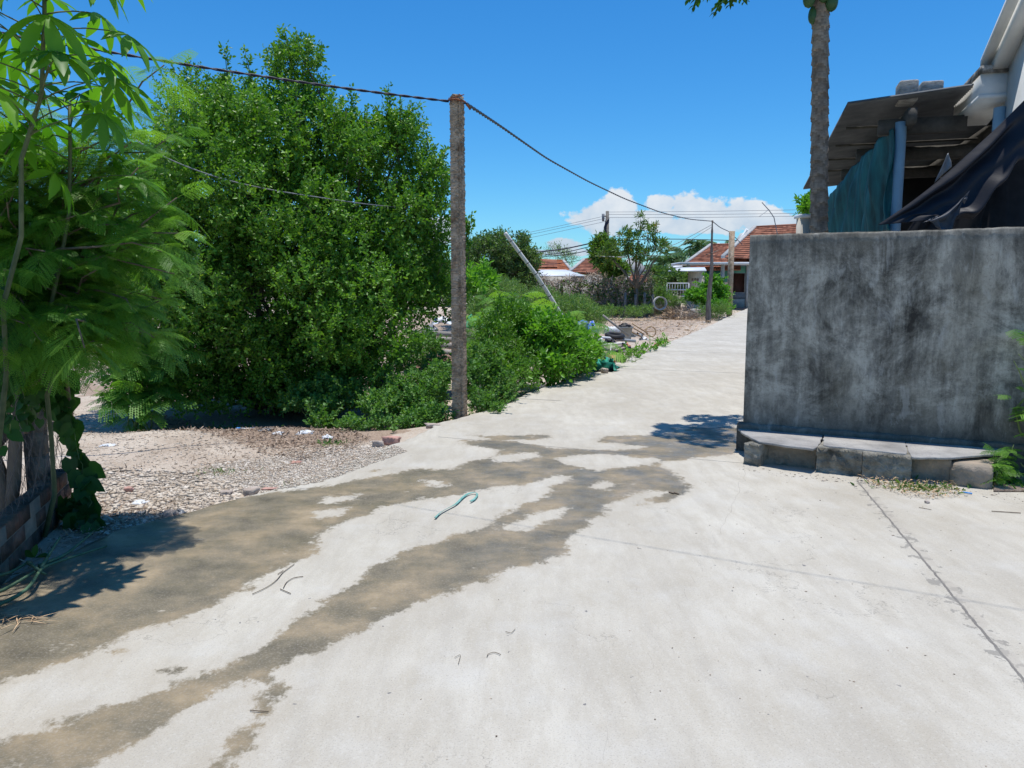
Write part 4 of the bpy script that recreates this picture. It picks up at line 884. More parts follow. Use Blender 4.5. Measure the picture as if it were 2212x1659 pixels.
broad_shrub('weed_clump', 'green creeper along the road edge past the rubbish pile', 'weeds', [bl(1362,776,26,17.6,.4,7), bl(1400,760,26,19.2,.4,6), bl(1338,786,18,16.6,.3,6), bl(1430,746,12,21.0,.4,4)], 520, 5, .12, .07, .05, 'limeleaf', 'rhomb', 'roadside weeds', upb=.8)
broad_shrub('weed_clump', 'short grey green tuft beside the orange tile', 'weeds', [bl(1342,788,18,16.4,.25,8)], 260, 5, .1, .04, .015, 'scrub', 'rhomb', 'roadside weeds')
def feather_shrub(label, items, n, L, group, np_=5, nl=7, spread=.5, leaf='feather', name='feathery_shrub', cat='shrub'):
    ub, vb, Yb = items[0]; base = P(ub, vb, Yb); base[2] = float(gz(base[0], base[1])); t = thing(name, base, label, cat, group)
    st, fo = MB(), MB(); ab, ad = [], []
    for (u, v, Y) in items[1:]:
        e = P(u, v, Y); s = base+np.append(rng.normal(size=2)*.1, 0); pts = limb(st, s, e, .014, .004, .08, 7, 4, .03)
        for k in range(n):
            a = rng.uniform(.3, 1); q = np.array([np.interp(a, np.linspace(0, 1, 7), pts[:, c]) for c in range(3)]); dd = rng.normal(size=3); dd[2] = abs(dd[2])*.5+.15; ab.append(q+rng.normal(size=3)*.04); ad.append(dd)
    b = np.array(ab); fronds(fo, b, np.array(ad), rng.uniform(.75, 1.25, len(b))*L, np_, nl, .44, .42, .3)
    fo.build('foliage', M[leaf], t); st.build('stems', M['stem'], t)
g_ = 'feathery shrubs on the waste plot'
feather_shrub('feathery mimosa shrub just right of the concrete pole', [(1090,760,14), (1030,690,14.5),(1060,680,14.6),(1100,660,15),(1080,720,13.8),(1130,700,14.5),(1030,730,13.6),(1010,700,14.4),(1150,670,15),(1060,750,13.2),(1120,740,13.4)], 15, .36, g_)
feather_shrub('feathery shrub behind the bright leaved shrub', [(1250,770,15.5), (1270,720,15.8),(1290,750,15.8),(1255,712,16.5),(1265,720,16.5),(1305,765,15.6),(1290,765,15),(1262,700,17),(1235,715,17),(1250,750,15)], 15, .38, g_)
feather_shrub('tall feathery seedling below the leaning bamboo', [(1130,700,18), (1110,650,18.5),(1120,650,18.5),(1080,640,19),(1150,690,18.3),(1050,650,19),(1140,665,18),(1090,680,18),(1220,680,18.5),(1120,640,19)], 13, .45, g_, 5, 6)
feather_shrub('feathery sprig dangling low in front of the dark tree trunk', [(300,880,9.6), (240,830,9.6),(330,800,9.7),(380,740,9.9),(280,760,9.8),(210,790,9.6),(260,850,9.4),(350,850,9.6),(230,740,9.9),(310,700,10)], 14, .32, g_)
# scrub mound behind
ms = [('greenish scrub on the low mound left of the leaning bamboo', [bl(1080,665,55,21,1.2,22), bl(1130,655,50,22.5,1.2,18), bl(1040,675,40,20,1,22), bl(1110,682,50,20,1,18)]),
      ('greenish scrub on the low mound right of the leaning bamboo', [bl(1230,678,45,22,1.2,12), bl(1270,686,38,22,1.2,7), bl(1180,662,40,23.5,1.2,14)]),
      ('pale scrub at the back of the mound in front of the overgrown fence', [bl(1170,642,45,28,1.5,10), bl(1230,655,40,28,1.5,7), bl(1100,630,45,27,1.5,14)])]
for lab, blobs in ms: broad_shrub('scrub_bush', lab, 'bush', blobs, 2300, 5, .22, .085, .03, 'scrub', 'rhomb', 'scrub bushes on the mound', upb=.3)
broad_shrub('banana_like_plant', 'young bright plant with dry stalks right behind the pole', 'plant', [bl(1035,615,26,22,.6,18), bl(1018,632,18,21,.5,16)], 170, 5, .25, .22, .06, 'limeleaf', 'hex', None, upb=.5)

# ------------------------------------------------------------------ ground clutter near the driveway
def scatter(name, label, cat, poly, n, smin, smax, mats, kind='stuff', flat=.5, leaf=False, zoff=0.0, group=None, lw=.35, lift=.02):
    poly = np.array([G(u, v)[:2] for u, v in poly]); lo_, hi_ = poly.min(0), poly.max(0); pts = []
    while len(pts) < n:
        q = rng.uniform(lo_, hi_, (n*3, 2)); q = q[seg_sdf(q, poly) > 0]; pts += list(q)
    pts = np.array(pts[:n]); z = gz(pts[:, 0], pts[:, 1]); on = pts[:, 0] > el(pts[:, 1])+.01; z = np.where(on, rz(pts[:, 0], pts[:, 1]), z)+zoff
    mb = MB(); s = smin+(smax-smin)*rng.random(n)**3
    if leaf:
        p = np.stack([pts[:, 0], pts[:, 1], z+rng.random(n)*lift+.004], 1); d = rdir(n); d[:, 2] *= .35; nn = unit(UP+rng.normal(size=(n, 3))*.45)
        mb.leaves(p, d, nn, s, s*lw, 'hex', None, droop=-.1, fold=.25)
    else:
        T = np.array([(1,0,0),(-.9,.1,.05),(.1,1,0),(-.05,-1.05,.1),(.05,.1,1),(.1,0,-1)]); F = np.array([(0,2,4),(2,1,4),(1,3,4),(3,0,4),(2,0,5),(1,2,5),(3,1,5),(0,3,5)])
        R = rng.normal(size=(n, 6, 3))*.22; V = (T[None]+R)*s[:, None, None]*np.stack([rng.uniform(.7,1.3,n), rng.uniform(.6,1,n), flat*rng.uniform(.5,1.1,n)], 1)[:, None]
        a = rng.uniform(0, 6.28, n); c_, s_ = np.cos(a)[:, None], np.sin(a)[:, None]; V = np.stack([V[..., 0]*c_-V[..., 1]*s_, V[..., 0]*s_+V[..., 1]*c_, V[..., 2]], -1)
        V = V+np.stack([pts[:, 0], pts[:, 1], z+s*flat*.35], 1)[:, None]; mb.add(V, (np.arange(n)[:, None, None]*6+F[None]).reshape(-1, 3), np.repeat(rng.random(n), 8))
    o = mb.build(name, mats); tag(o, label, cat, group, kind); return o
M['pebble'] = surf('pale_pebbles', [(.3,(.50,.43,.345)),(.7,(.68,.61,.52))], 3, rough=.9, rndmix=((.72,.64,.56),(1.1,1.1,1.1)))
M['bigleaf'] = M['dryleaf']
scatter('gravel', 'pale crushed stone chips covering the driveway mouth', 'gravel', [(230,1140),(330,1010),(480,985),(640,965),(840,955),(880,975),(700,1040),(560,1066),(400,1105)], 20000, .004, .017, M['pebble'])
scatter('gravel', 'sparse small stones scattered over the sandy driveway', 'gravel', [(150,840),(330,880),(560,960),(800,940),(880,975),(560,1066),(230,1140),(100,1160)], 5000, .004, .022, M['pebble'])
scatter('rubble', 'stones and broken bits on the dirt beside the brick wall', 'gravel', [(215,1140),(160,1000),(250,990),(420,1000),(560,1060),(400,1108),(240,1150)], 2600, .008, .04, M['pebble'])
scatter('leaf_litter', 'brown dry leaves and debris under the big green tree', 'leaf litter', [(300,850),(330,895),(480,935),(640,985),(760,965),(800,935),(700,890),(560,885),(430,868)], 11000, .018, .065, M['dryleaf'], leaf=True, lift=.025, lw=.28)
scatter('leaf_litter', 'scattered dry leaves on the driveway left of the big tree', 'leaf litter', [(160,830),(300,860),(480,940),(640,1010),(480,1010),(200,1010),(160,900)], 1500, .012, .05, M['dryleaf'], leaf=True, lw=.28)
scatter('leaf_litter', 'thin spread of dry leaves and twigs over the gravel edge', 'leaf litter', [(480,935),(640,985),(800,935),(830,950),(700,1030),(560,1040),(420,1010),(380,950)], 1500, .012, .05, M['dryleaf'], leaf=True, lw=.22)
scatter('leaf_litter', 'dry twigs and leaves at the foot of the brick wall', 'leaf litter', [(60,1240),(120,1180),(300,1130),(400,1108),(330,1080),(200,1100),(20,1240)], 600, .02, .08, M['dryleaf'], leaf=True, lw=.2)
scatter('debris_scatter', 'dry stalks and rubbish over the bare plot by the far poles', 'debris', [(1310,670),(1540,668),(1560,692),(1440,738),(1380,720),(1300,690)], 5000, .06, .32, M['drygrass'], leaf=True, lw=.12, lift=.12)
scatter('debris_scatter', 'pale stones over the bare plot by the far poles', 'debris', [(1310,670),(1540,668),(1560,692),(1440,738),(1380,720),(1300,690)], 900, .02, .10, M['pebble'])
scatter('grit', 'tiny dark grit and bits lying on the concrete', 'grit', [(700,1659),(900,1330),(1350,1100),(1600,1010),(1850,1035),(2212,1070),(2212,1659)], 320, .0015, .006, M['dryleaf'], flat=.6)
scatter('grit', 'small crumbs of stone on the concrete along the bench', 'grit', [(1600,1003),(1640,1012),(1860,1036),(2150,1062),(2212,1068),(2212,1085),(1850,1052),(1600,1015)], 260, .003, .014, M['pebble'], flat=.6)
scatter('leaf_litter', 'dry yellow brown scraps on the concrete before the bench', 'leaf litter', [(1840,1035),(2060,1050),(2080,1075),(1990,1080),(1890,1055)], 1000, .012, .04, M['drygrass'], leaf=True, lift=.04, lw=.3)
# individual litter
M['whitepl'] = surf('white_plastic', [(.3,(.62,.64,.66)),(.7,(.78,.79,.8))], 8, rough=.5)
M['bluepl'] = surf('blue_plastic', [(.3,(.02,.22,.62)),(.7,(.04,.35,.8))], 8, rough=.35)
M['teal'] = surf('teal_strap', [(.3,(.12,.33,.28)),(.7,(.28,.50,.44))], 20, rough=.5)
M['brickbit'] = surf('pink_brick', [(.3,(.40,.20,.15)),(.7,(.60,.38,.32))], 12, rough=.95)
M['grock'] = surf('beige_rubble', [(.3,(.33,.26,.21)),(.7,(.56,.48,.42))], 9, rough=.95, bs=30, bstr=.7)
def crumple(name, label, cat, u, v, w_, h_, mat, z=None, seed=0, group=None, el_=1.0, Y=None):
    r = np.random.default_rng(seed+77); p = G(u, v) if Y is None else P(u, v, Y)
    if Y is None: p[2] = float(rz(*p[:2])) if p[0] > el(p[1]) else float(gz(*p[:2]))
    n = 9; Vg = np.zeros((n, n, 3))
    for i in range(n):
        for j in range(n):
            a, b = i/(n-1)-.5, j/(n-1)-.5; hgt = max(0, 1-4*(a*a+b*b)*.9)
            Vg[i, j] = p+np.array((a*w_+r.normal()*w_*.09, b*w_*el_+r.normal()*w_*.09, .004+h_*(hgt**.6)*(.15+.85*r.random())))
    mb = MB(); mb.grid(Vg); o = mb.build(name, M[mat]); s = o.modifiers.new('s', 'SOLIDIFY'); s.thickness = .002; tag(o, label, cat, group); return o
def rock(name, label, cat, u, v, size, mat, seed, group=None, sc=(1,.8,.6), Y=None, zadd=0):
    r = np.random.default_rng(seed+5); p = G(u, v) if Y is None else P(u, v, Y)
    if Y is None: p[2] = float(rz(*p[:2])) if p[0] > el(p[1]) else float(gz(*p[:2]))
    bm_ = MB(); nth, nph = 14, 9; rows = []; k = r.normal(size=(5, 3))
    for i in range(nph):
        ph = math.pi*i/(nph-1)-math.pi/2; row = []
        for j in range(nth+1):
            th = 2*np.pi*(j % nth)/nth; d = np.array((math.cos(ph)*math.cos(th), math.cos(ph)*math.sin(th), math.sin(ph)))
            rr = 1+.22*sum(math.sin(3*np.dot(d, q)+q[0]*5) for q in k)/2; d = np.clip(d*1.25, -.86, .86); row.append(p+d*rr*size*.5*np.array(sc)+UP*(size*.5*sc[2]*.8+zadd))
        rows.append(row)
    bm_.grid(np.array(rows)); o = bm_.build(name, M[mat]); tag(o, label, cat, group); return o
s_ = P(0,0,1)
a = G(512,912,.0); b = G(552,895,.0); a[2] = float(gz(*a[:2]))+.03; b[2] = float(gz(*b[:2]))+.05
bt = thing('plastic_tube', a, 'blue and white plastic tube lying on the dry leaves under the big tree', 'litter')
MB().tube([a, a+(b-a)*.14], [.02, .022], 8).build('blue_end', M['bluepl'], bt, smooth=True)
MB().tube([a+(b-a)*.14, a+(b-a)*.35, a+(b-a)*.66], [.016, .018, .026], 8).build('white_body', M['whitepl'], bt, smooth=True)
MB().tube([a+(b-a)*.66, a+(b-a)*.9, b], [.027, .033, .02], 8).build('blue_cap', M['bluepl'], bt, smooth=True)
gl = 'plastic scraps on the driveway'
for i, (u, v, w_, h_, mt, lb) in enumerate([(233,944,.13,.015,'whitepl','flat white plastic lid on the bare sandy driveway'),(660,925,.17,.045,'whitepl','largest crumpled white plastic bag right of the blue tube'),(575,918,.15,.03,'greyplastic','grey translucent plastic scrap just right of the blue tube'),
        (634,1098+0,.0,.0,None,None),(205,951+60,.0,0,None,None),(300,1068,.11,.025,'whitepl','folded white scrap on the rubble by the brick wall'),(410,910,.07,.01,'greyplastic','small pale blue scrap at the shade edge of the tree'),(640,985,.08,.02,'brickbit','small orange scrap where leaf litter meets the gravel'),
        (385,1100,.09,.04,'greyplastic','crumpled clear plastic at the road edge near the brick wall'),(708,935,.11,.04,'whitepl','white torn bag against the trailing weeds'),(600,1020-95,.12,.03,'whitepl','white scrap in front of the blue tube'),(350,870,.1,.03,'greyplastic','grey plastic bag in the shade under the left side of the tree'),(615,885,.22,.03,'greyplastic','dark grey sheet in the tree shade behind the blue tube')]):
    if mt: crumple('plastic_scrap', lb, 'litter', u, v, w_, h_, mt, seed=i, group=gl)
gr = 'broken brick pieces at the road edge'
rock('brick_piece', 'pinkish brick chunk at the road edge left of the pole, larger of the two', 'brick', 845,953,.16,'brickbit',1,gr,(1.2,.7,.6)); rock('brick_piece', 'pale brick fragment beside the larger brick chunk left of the pole', 'brick', 815,957,.11,'grock',2,gr,(1.2,.7,.7))
rock('brick_piece', 'flat pink tile shard on the gravel at the road edge', 'brick', 583,1053-5,.1,'brickbit',3,gr,(1.4,.7,.15)); rock('brick_piece', 'dark red brick bit on the rubble by the brick wall', 'brick', 277,1036,.07,'brickbit',4,gr); rock('stone', 'beige stone on rubble nearest the road edge', 'stone', 540,1062,.11,'grock',5,'stones on the driveway'); rock('stone', 'whitish stone in the middle of the driveway rubble', 'stone', 490,1058,.1,'grock',6,'stones on the driveway',(1,.8,.4)); rock('stone', 'dark stone near the shadow edge by the brick wall', 'stone', 366,1106,.09,'grock',7,'stones on the driveway')
rock('stone', 'small brownish pebble alone on the concrete right of the joint', 'stone', 2003,1067+20,.035,'grock',8)
# teal strap
def ribbon(name, label, cat, pix, wd_, mat, z=.012, group=None):
    p = interp3([G(u, v, z) for u, v in pix], 40); mb = MB(); T = unit(np.gradient(p, axis=0)); A = np.cross(T, UP)
    tw_ = np.sin(np.linspace(0, 9, 40))*.6; h = A*np.cos(tw_)[:, None]+UP*np.sin(tw_)[:, None]; mb.grid(np.stack([p-h*wd_/2+UP*wd_*.3, p+h*wd_/2+UP*wd_*.3], 1)); o = mb.build(name, M[mat]); s = o.modifiers.new('s', 'SOLIDIFY'); s.thickness = .003; tag(o, label, cat, group); return o
ribbon('teal_strap', 'bent teal plastic strap lying across the wet stain on the concrete', 'strap', [(940,1119),(950,1108),(968,1098),(985,1090),(1000,1075),(1012,1066),(1028,1063),(1033,1069),(1025,1080),(1016,1084)], .015, 'teal')
M['twig'] = surf('dry_twig', [(.3,(.10,.075,.055)),(.7,(.22,.17,.12))], 20, rough=.9)
def twig(label, paths, r=.0022, group='twigs on the concrete'):
    mb = MB()
    for pix in paths: mb.tube(interp3([G(u, v, .006) for u, v in pix], 14), r, 4)
    tag(mb.build('twig', M['twig']), label, 'twig', group)
twig('long forked twig between the two wet stains', [[(545,1283),(575,1270),(600,1252),(608,1238),(622,1228),(636,1218)],[(600,1240),(612,1232)]])
twig('short hooked twig just right of the long forked twig', [[(612,1270),(618,1258),(632,1248),(655,1245)],[(605,1272),(628,1282)]])
twig('thin curved hair of straw right of the lower wet stain, largest curl', [[(1052,1418),(1054,1412),(1068,1408),(1082,1414)]], .0015)
twig('thin open curl above the largest curl on dry concrete', [[(1092,1364),(1104,1368),(1113,1358)]], .0012)
twig('small curl left of the largest curl on dry concrete', [[(982,1420),(996,1412),(990,1434)]], .0012)
twig('straight pale straw lying in the lower wet stain at the bottom', [[(540,1534),(580,1537)]], .002)
twig('dark bit of bark on the wet patch near the bench', [[(1445,1063),(1456,1066)],[(1456,1064),(1466,1067)]], .006)
twig('thin dark stick near the right edge of the concrete', [[(2142,1104),(2205,1108)]], .003)
twig('short thin stick right of the slab joint', [[(1985,1076+20),(2012,1101)]], .002)
# pen like bits
a = G(2080,1063,.01); o = MB().tube([a, G(2100,1066,.01)], .006, 6).build('pen_piece', M['bluepl']); tag(o, 'small blue plastic pen piece on the concrete near the bench end', 'litter')
# green cut stems lower left
M['greentube'] = surf('green_cut_stem', [(.3,(.05,.11,.06)),(.7,(.12,.2,.11))], 20, rough=.6)
def stems(name, label, cat, paths, r, mat, z=.02):
    mb = MB()
    for pp in paths: mb.tube(interp3([G(u, v, z+dz) for u, v, dz in pp], 20), np.linspace(r, r*.55, 20), 6)
    return tag(mb.build(name, M[mat]), label, cat)
stems('cut_stems', 'tangle of cut green stems lying below the brick wall at the left edge', 'cut stems', [[(-60,1330,.0),(0,1305,0),(60,1278,.02),(75,1250,.05),(90,1225,.04),(180,1195,.02),(230,1180,0)],[(-60,1290,0),(0,1280,0),(50,1250,.05),(85,1230,.03)],[(88,1228,.04),(110,1190,.08),(130,1160,.12)],[(-40,1250,.02),(20,1238,.03),(60,1215,.05)],[(60,1215,.05),(75,1225,.06),(95,1240,.02),(100,1240,0)],[(85,1222,.04),(140,1200,.03),(170,1175,.03),(200,1150,.02)]], .011, 'greentube')
mb = MB(); p_ = np.array([G(75,1205,.09), G(75,1205,.09)+.001, G(75,1205,.09)-.001, G(75,1205,.09)+.002]); mb.leaves(p_, np.array([(.1,.1,1),(-.7,.1,.4),(.9,.3,.1),(.8,.5,.1)]), np.array([(0,-1,.2)]*2+[(0,-.2,1)]*2), .075, .04, 'lance'); tag(mb.build('leaf_sprig', M['darkleaf']), 'small leaf sprig standing up from the cut green stems', 'leaves')
p_ = np.array([G(u, v, .015) for u, v in zip(rng.uniform(-30, 70, 40), rng.uniform(1322, 1345, 40))]); d_ = np.stack([rng.normal(size=40)*1.0+.5, rng.normal(size=40)*.4, rng.random(40)*.15], 1)
tag(MB().leaves(p_, d_, np.repeat(UP[None], 40, 0), rng.uniform(.06, .16, 40), .006, 'flat').build('dry_straw_bunch', M['drygrass']), 'bunch of orange brown straw on the wet concrete at the left edge', 'straw')
# small tufts
def tuft(label, u, v, n, L, leaf='scrub', sp=.09, group='small weeds', wl=.12):
    p = G(u, v); p[2] = float(rz(*p[:2])) if p[0] > el(p[1]) else float(gz(*p[:2])); t = np.repeat(p[None], n, 0)+np.stack([rng.normal(size=n)*sp, rng.normal(size=n)*sp*.7, np.zeros(n)], 1)
    d = rng.normal(size=(n, 3))*.7; d[:, 2] = rng.uniform(.3, 1, n); tag(MB().leaves(t, d, rdir(n), rng.uniform(.5, 1.2, n)*L, L*wl, 'hex').build('grass_tuft', M[leaf]), label, 'weed', group, 'stuff')
tuft('tiny grass tuft alone on the pale gravel', 478,1005,60,.05); tuft('low green fringe along the gravel side of the road edge', 640,1038,50,.035,'weedleaf',.08)
tuft('green sprouts at the shade edge in front of the big tree', 500,876,80,.07,'weedleaf',.22,wl=.4)
tuft('small weeds at the foot of the middle bench block', 1950,1050,90,.05,'weedleaf',.13,wl=.35); tuft('yellowish weeds before the end boulder of the bench', 2010,1055,120,.05,'scrub',.12,wl=.3)
tuft('low green weeds at the right edge beyond the bench', 2190,1050,130,.06,'weedleaf',.14,wl=.35)
tuft('green sprout on the dirt just in front of the tree weeds', 720,950,50,.06,'weedleaf',.07,wl=.4)
# right edge plants
feather_shrub('feathery green sprig at the right edge in front of the wall', [(2290,1050,6.2), (2200,765,6.05),(2215,800,6.0),(2215,880,6.05),(2225,900,6.0),(2190,780,6.0),(2230,850,6.1),(2235,700,6.1)], 5, .15, 'feathery sprigs at the right edge', 5, 9)
feather_shrub('low feathery sprig rising beside the bench end', [(2185,1050,6.0), (2170,985,5.95),(2190,960,6.1),(2150,1010,5.9),(2205,1000,6.0),(2175,1015,5.9)], 8, .11, 'feathery sprigs at the right edge', 5, 8)
papaya_dirt = [G(2146,1062,.004), G(2300,1062,.004), G(2300,990,.004), G(2150,1000,.004)]
tag(MB().prism(np.array(papaya_dirt), UP*.012).build('dirt_patch', M['dirt']), kind='structure')
for nm in ('gravel', 'litter'):
    me = bpy.data.objects['dirt_patch'].data; a_ = me.attributes.new(nm, 'FLOAT', 'POINT'); a_.data.foreach_set('value', np.full(len(me.vertices), .8 if nm == 'litter' else .2, np.float32))
rock('stone', 'broken lump of concrete in the notch of the road edge at the pole', 'stone', 935,918,.12,'grock',12,None,(1.5,.8,.5))

# ------------------------------------------------------------------ rubbish behind the pole and along the road
M['bamboo'] = surf('bleached_bamboo', [(.3,(.60,.56,.50)),(.7,(.80,.77,.72))], 6, rough=.7, stretch=(1,1,.3))
M['node'] = surf('bamboo_node', [(.3,(.10,.08,.07)),(.7,(.2,.17,.15))], 6)
bb = [P(1091,503,19.5), P(1118,540,19.6), P(1157,592,19.8), P(1183,632,20), P(1205,668,20.1), P(1222,698,20.2), P(1245,740,20.3)]
t = thing('leaning_bamboo', bb[-1], 'long bleached bamboo pole leaning left out of the scrub', 'bamboo pole'); bp = interp3(bb, 60)
MB().tube(bp, np.linspace(.046, .054, 60)*(1+.0*np.arange(60)), 10).build('culm', M['bamboo'], t, smooth=True)
for k in range(4, 58, 6): MB().tube([bp[k], bp[k]+(bp[k+1]-bp[k])*.35], .053, 10).build('node_ring', M['node'], t)
M['dkblue'] = surf('dark_blue_drum', [(.3,(.012,.02,.05)),(.7,(.03,.045,.09))], 4, rough=.4)
q = P(824,800,12.3); q[2] = float(gz(q[0], q[1])); t = thing('plastic_drum', q, 'dark blue plastic drum in the shade between the big tree and the pole', 'drum'); mb = MB(); H_ = .55
mb.tube([q, q+UP*.03, q+UP*.2, q+UP*.22, q+UP*.40, q+UP*.42, q+UP*H_, q+UP*(H_+.02)], [.17,.185,.185,.192,.192,.185,.18,.165], 20); bo_ = mb.build('body', M['dkblue'], t, smooth=True); MB().tube([q+UP*(H_+.015), q+UP*(H_+.05)], [.172,.172], 20).build('lid', M['dkblue'], bo_)
M['oldbar'] = surf('old_concrete_bar', [(.3,(.22,.2,.18)),(.7,(.42,.39,.35))], 6, rough=.95, bs=30)
gb = 'old concrete bars stacked behind the pole'
for i, (u0, v0, u1, v1, Yq, lb) in enumerate([(885,724,1065,733,16.5,'topmost long grey bar behind the pole'),(870,742,1050,738,16.9,'second bar from the top behind the pole'),(930,768,1060,772,15.6,'lowest front bar behind the pole'),(940,752,1090,762,16.2,'bar in the middle of the stack behind the pole')]):
    a = P(u0, v0, Yq); b = P(u1, v1, Yq+.4); o = MB().obox(a, b-a, (0,.14,0), (0,0,.11)).build('concrete_bar', M['oldbar']); tag(o, lb, 'bar', gb)
M['rustsheet'] = surf('rusty_sheet', [(.3,(.16,.085,.065)),(.7,(.32,.2,.16))], 5, rough=.85, bs=6, bstr=.6, bdist=.06)
o = cloth('rusty_sheet', 'rusty brown metal sheet lying low behind the pole', 'metal sheet', [(925,765,14.2),(1085,768,14.2),(1110,800,13.0),(870,802,13.0)], None, 'rustsheet', 20, 8, .03, 7)
M['bluenet'] = surf('blue_sack', [(.42,(.55,.6,.7)),(.5,(.02,.1,.55)),(.6,(.04,.2,.7))], 12, rough=.6)
crumple('blue_sack', 'crumpled blue and white sack on the weeds by the rubbish pile', 'sack', 1264,720,.6,.36,'bluenet',seed=21,el_=.6,Y=17.5)
M['greenmesh'] = surf('green_netting', [(.4,(.01,.12,.09)),(.6,(.03,.36,.26))], 16, rough=.6)
crumple('green_netting', 'heap of green netting at the road edge under the orange tile', 'netting', 1304,799,.5,.3,'greenmesh',seed=22,el_=.7,Y=14.6)
crumple('green_netting', 'small bundle of teal netting on the scrub right of the pole', 'netting', 1025,708,.5,.34,'greenmesh',seed=24,el_=.6,Y=18)
M['terracotta'] = surf('terracotta', [(.3,(.42,.16,.09)),(.7,(.58,.26,.16))], 6, rough=.85)
a = P(1298,782,16.0); o = MB().prism([a, a+np.array((.30,-.05,0)), a+np.array((.34,.2,.06)), a+np.array((.07,.28,.08))], (0,0,.07)).build('terracotta_tile', M['terracotta']); tag(o, 'orange terracotta tile lying on the green netting', 'tile')
rock('stone', 'pale rough stone at the road edge in front of green netting', 'stone', 1307,806,.13,'grock',31,None,(1,.8,.8))
# white ribbed container, grey crate
q = P(1304,726,21.0); t = thing('plastic_container', q, 'white ribbed plastic container lying on the rubbish pile', 'container'); mb = MB(); rows = []
for i in range(33):
    x = i/32*.42; r_ = (.115+(.008 if (i//2) % 3 else -.006))*(1-.45*max(0, (i-27)/5)**2-.35*max(0, (4-i)/4)**2); rows.append([(q[0]+x, q[1]+r_*math.cos(th)*.8, q[2]+.14+r_*math.sin(th)) for th in np.linspace(0, 2*np.pi, 17)])
mb.grid(np.array(rows)); bo_ = mb.build('body', M['whitepl'], t); MB().tube([q+np.array((.41,0,.14)), q+np.array((.46,0,.14))], .05, 10).build('cap', M['whitepl'], bo_)
M['greybin'] = surf('grey_bin', [(.3,(.25,.27,.28)),(.7,(.36,.38,.39))], 6, rough=.6)
q = P(1336,732,21.2); t = thing('grey_tub', q, 'square grey plastic tub with a dark bag in it on the rubbish pile', 'tub'); mb = MB(); w1, w2, h_ = .3, .37, .34
def ringv(w, z, iw=0): return [q+np.array((x*(w-iw)+.17, y*(w-iw), z)) for x, y in ((-.5,-.5),(.5,-.5),(.5,.5),(-.5,.5),(-.5,-.5))]
mb.grid(np.array([ringv(w1,0),ringv(w2,h_-.03),ringv(w2+.04,h_-.03),ringv(w2+.04,h_),ringv(w2,h_,.03),ringv(w1,.03,.03)])); mb.build('body', M['greybin'], t)
crumple('dark_bag', 'black plastic bag folded over the grey tub', 'bag', 1350,706,.38,.12,'tarpsheen',seed=33,Y=21.2)
a = P(1301,683,20.4); b = P(1357,728,20.4); tag(MB().obox(a, b-a, (0,.05,0), (.03,0,.05)).build('plank', M['oldbar']), 'long grey stick slanting across the white container', 'plank')
for i, (u0, v0, u1, v1, lb) in enumerate([(1365,700,1400,722,'uppermost pale bamboo slat right of the grey tub'),(1362,706,1392,724,'middle pale bamboo slat right of the grey tub'),(1358,716,1385,728,'lowest pale bamboo slat right of the grey tub')]):
    a = P(u0, v0, 21.6); b = P(u1, v1, 21.0); tag(MB().obox(a, b-a, (0,.03,0), (.0,0,.04)).build('bamboo_slat', M['drygrass']), lb, 'slat', 'bamboo slats')
M['rubber'] = surf('black_rubber', [(.3,(.012,.012,.014)),(.7,(.03,.03,.033))], 9, rough=.6)
def torus(mb, c, R, r, ax, n=24, k=8, sq=1.0):
    ax = unit(np.array(ax, float)); A = unit(np.cross(ax, (.3,.1,1) if abs(ax[2]) < .9 else (1,0,0))); B = np.cross(ax, A); rows = []
    for i in range(n+1):
        th = 2*np.pi*i/n; rad = A*math.cos(th)+B*math.sin(th); rows.append([c+rad*(R+r*math.cos(f))+ax*r*sq*math.sin(f) for f in np.linspace(0, 2*np.pi, k+1)])
    mb.grid(np.array(rows)); return mb
o = torus(MB(), P(1328,725,20.0), .2, .065, (.05,-.15,1)).build('inner_tube', M['rubber'], smooth=True); tag(o, 'black rubber tube lying on pale pipes in the rubbish pile', 'tyre tube')
gp = 'pipes and boards in the rubbish pile'
for i, (u0, v0, u1, v1, Yq, r_, mt, lb) in enumerate([(1282,728,1338,732,19.6,.035,'whitepl','long white pipe on top of the pile, left side'),(1330,733,1372,737,19.8,.04,'greybin','thick grey pipe under the grey tub'),(1302,746,1352,741,19.0,.035,'bamboo','tan pipe in the middle of the pile'),(1308,756,1350,746,18.6,.035,'oldbar','grey pipe slanting in the middle of the pile'),(1312,764,1362,750,18.4,.03,'rubber','black pipe near the bottom of the pile'),(1345,742,1366,756,18.8,.03,'rubber','short black pipe at the right of the pile'),(1318,770,1320,745,18.0,.012,'bamboo','thin upright stick in front of the pile'),(1295,752,1350,760,19.2,.04,'oldbar','lowest grey pipe of the pile')]):
    tag(MB().tube([P(u0, v0, Yq), P(u1, v1, Yq+.3)], r_, 8).build('pipe', M[mt]), lb, 'pipe', gp)
o = torus(MB(), P(1406,716,24.0), .16, .022, (.2,-1,.3)); o.tube([P(1396,716,24), P(1416,716,24)], .012, 5); o = o.build('old_wheel_ring', M['drygrass']); tag(o, 'small yellowish ring of wire on the bare plot edge', 'ring')
rock('brick_piece', 'orange brick lump at the road edge beyond the creeper', 'brick', 1424,735,.3,'terracotta',41,'broken brick by the rubbish pile',(1.2,.8,.6)); rock('brick_piece', 'pinkish broken brick left of the orange lump', 'brick', 1412,736,.22,'brickbit',42,'broken brick by the rubbish pile')

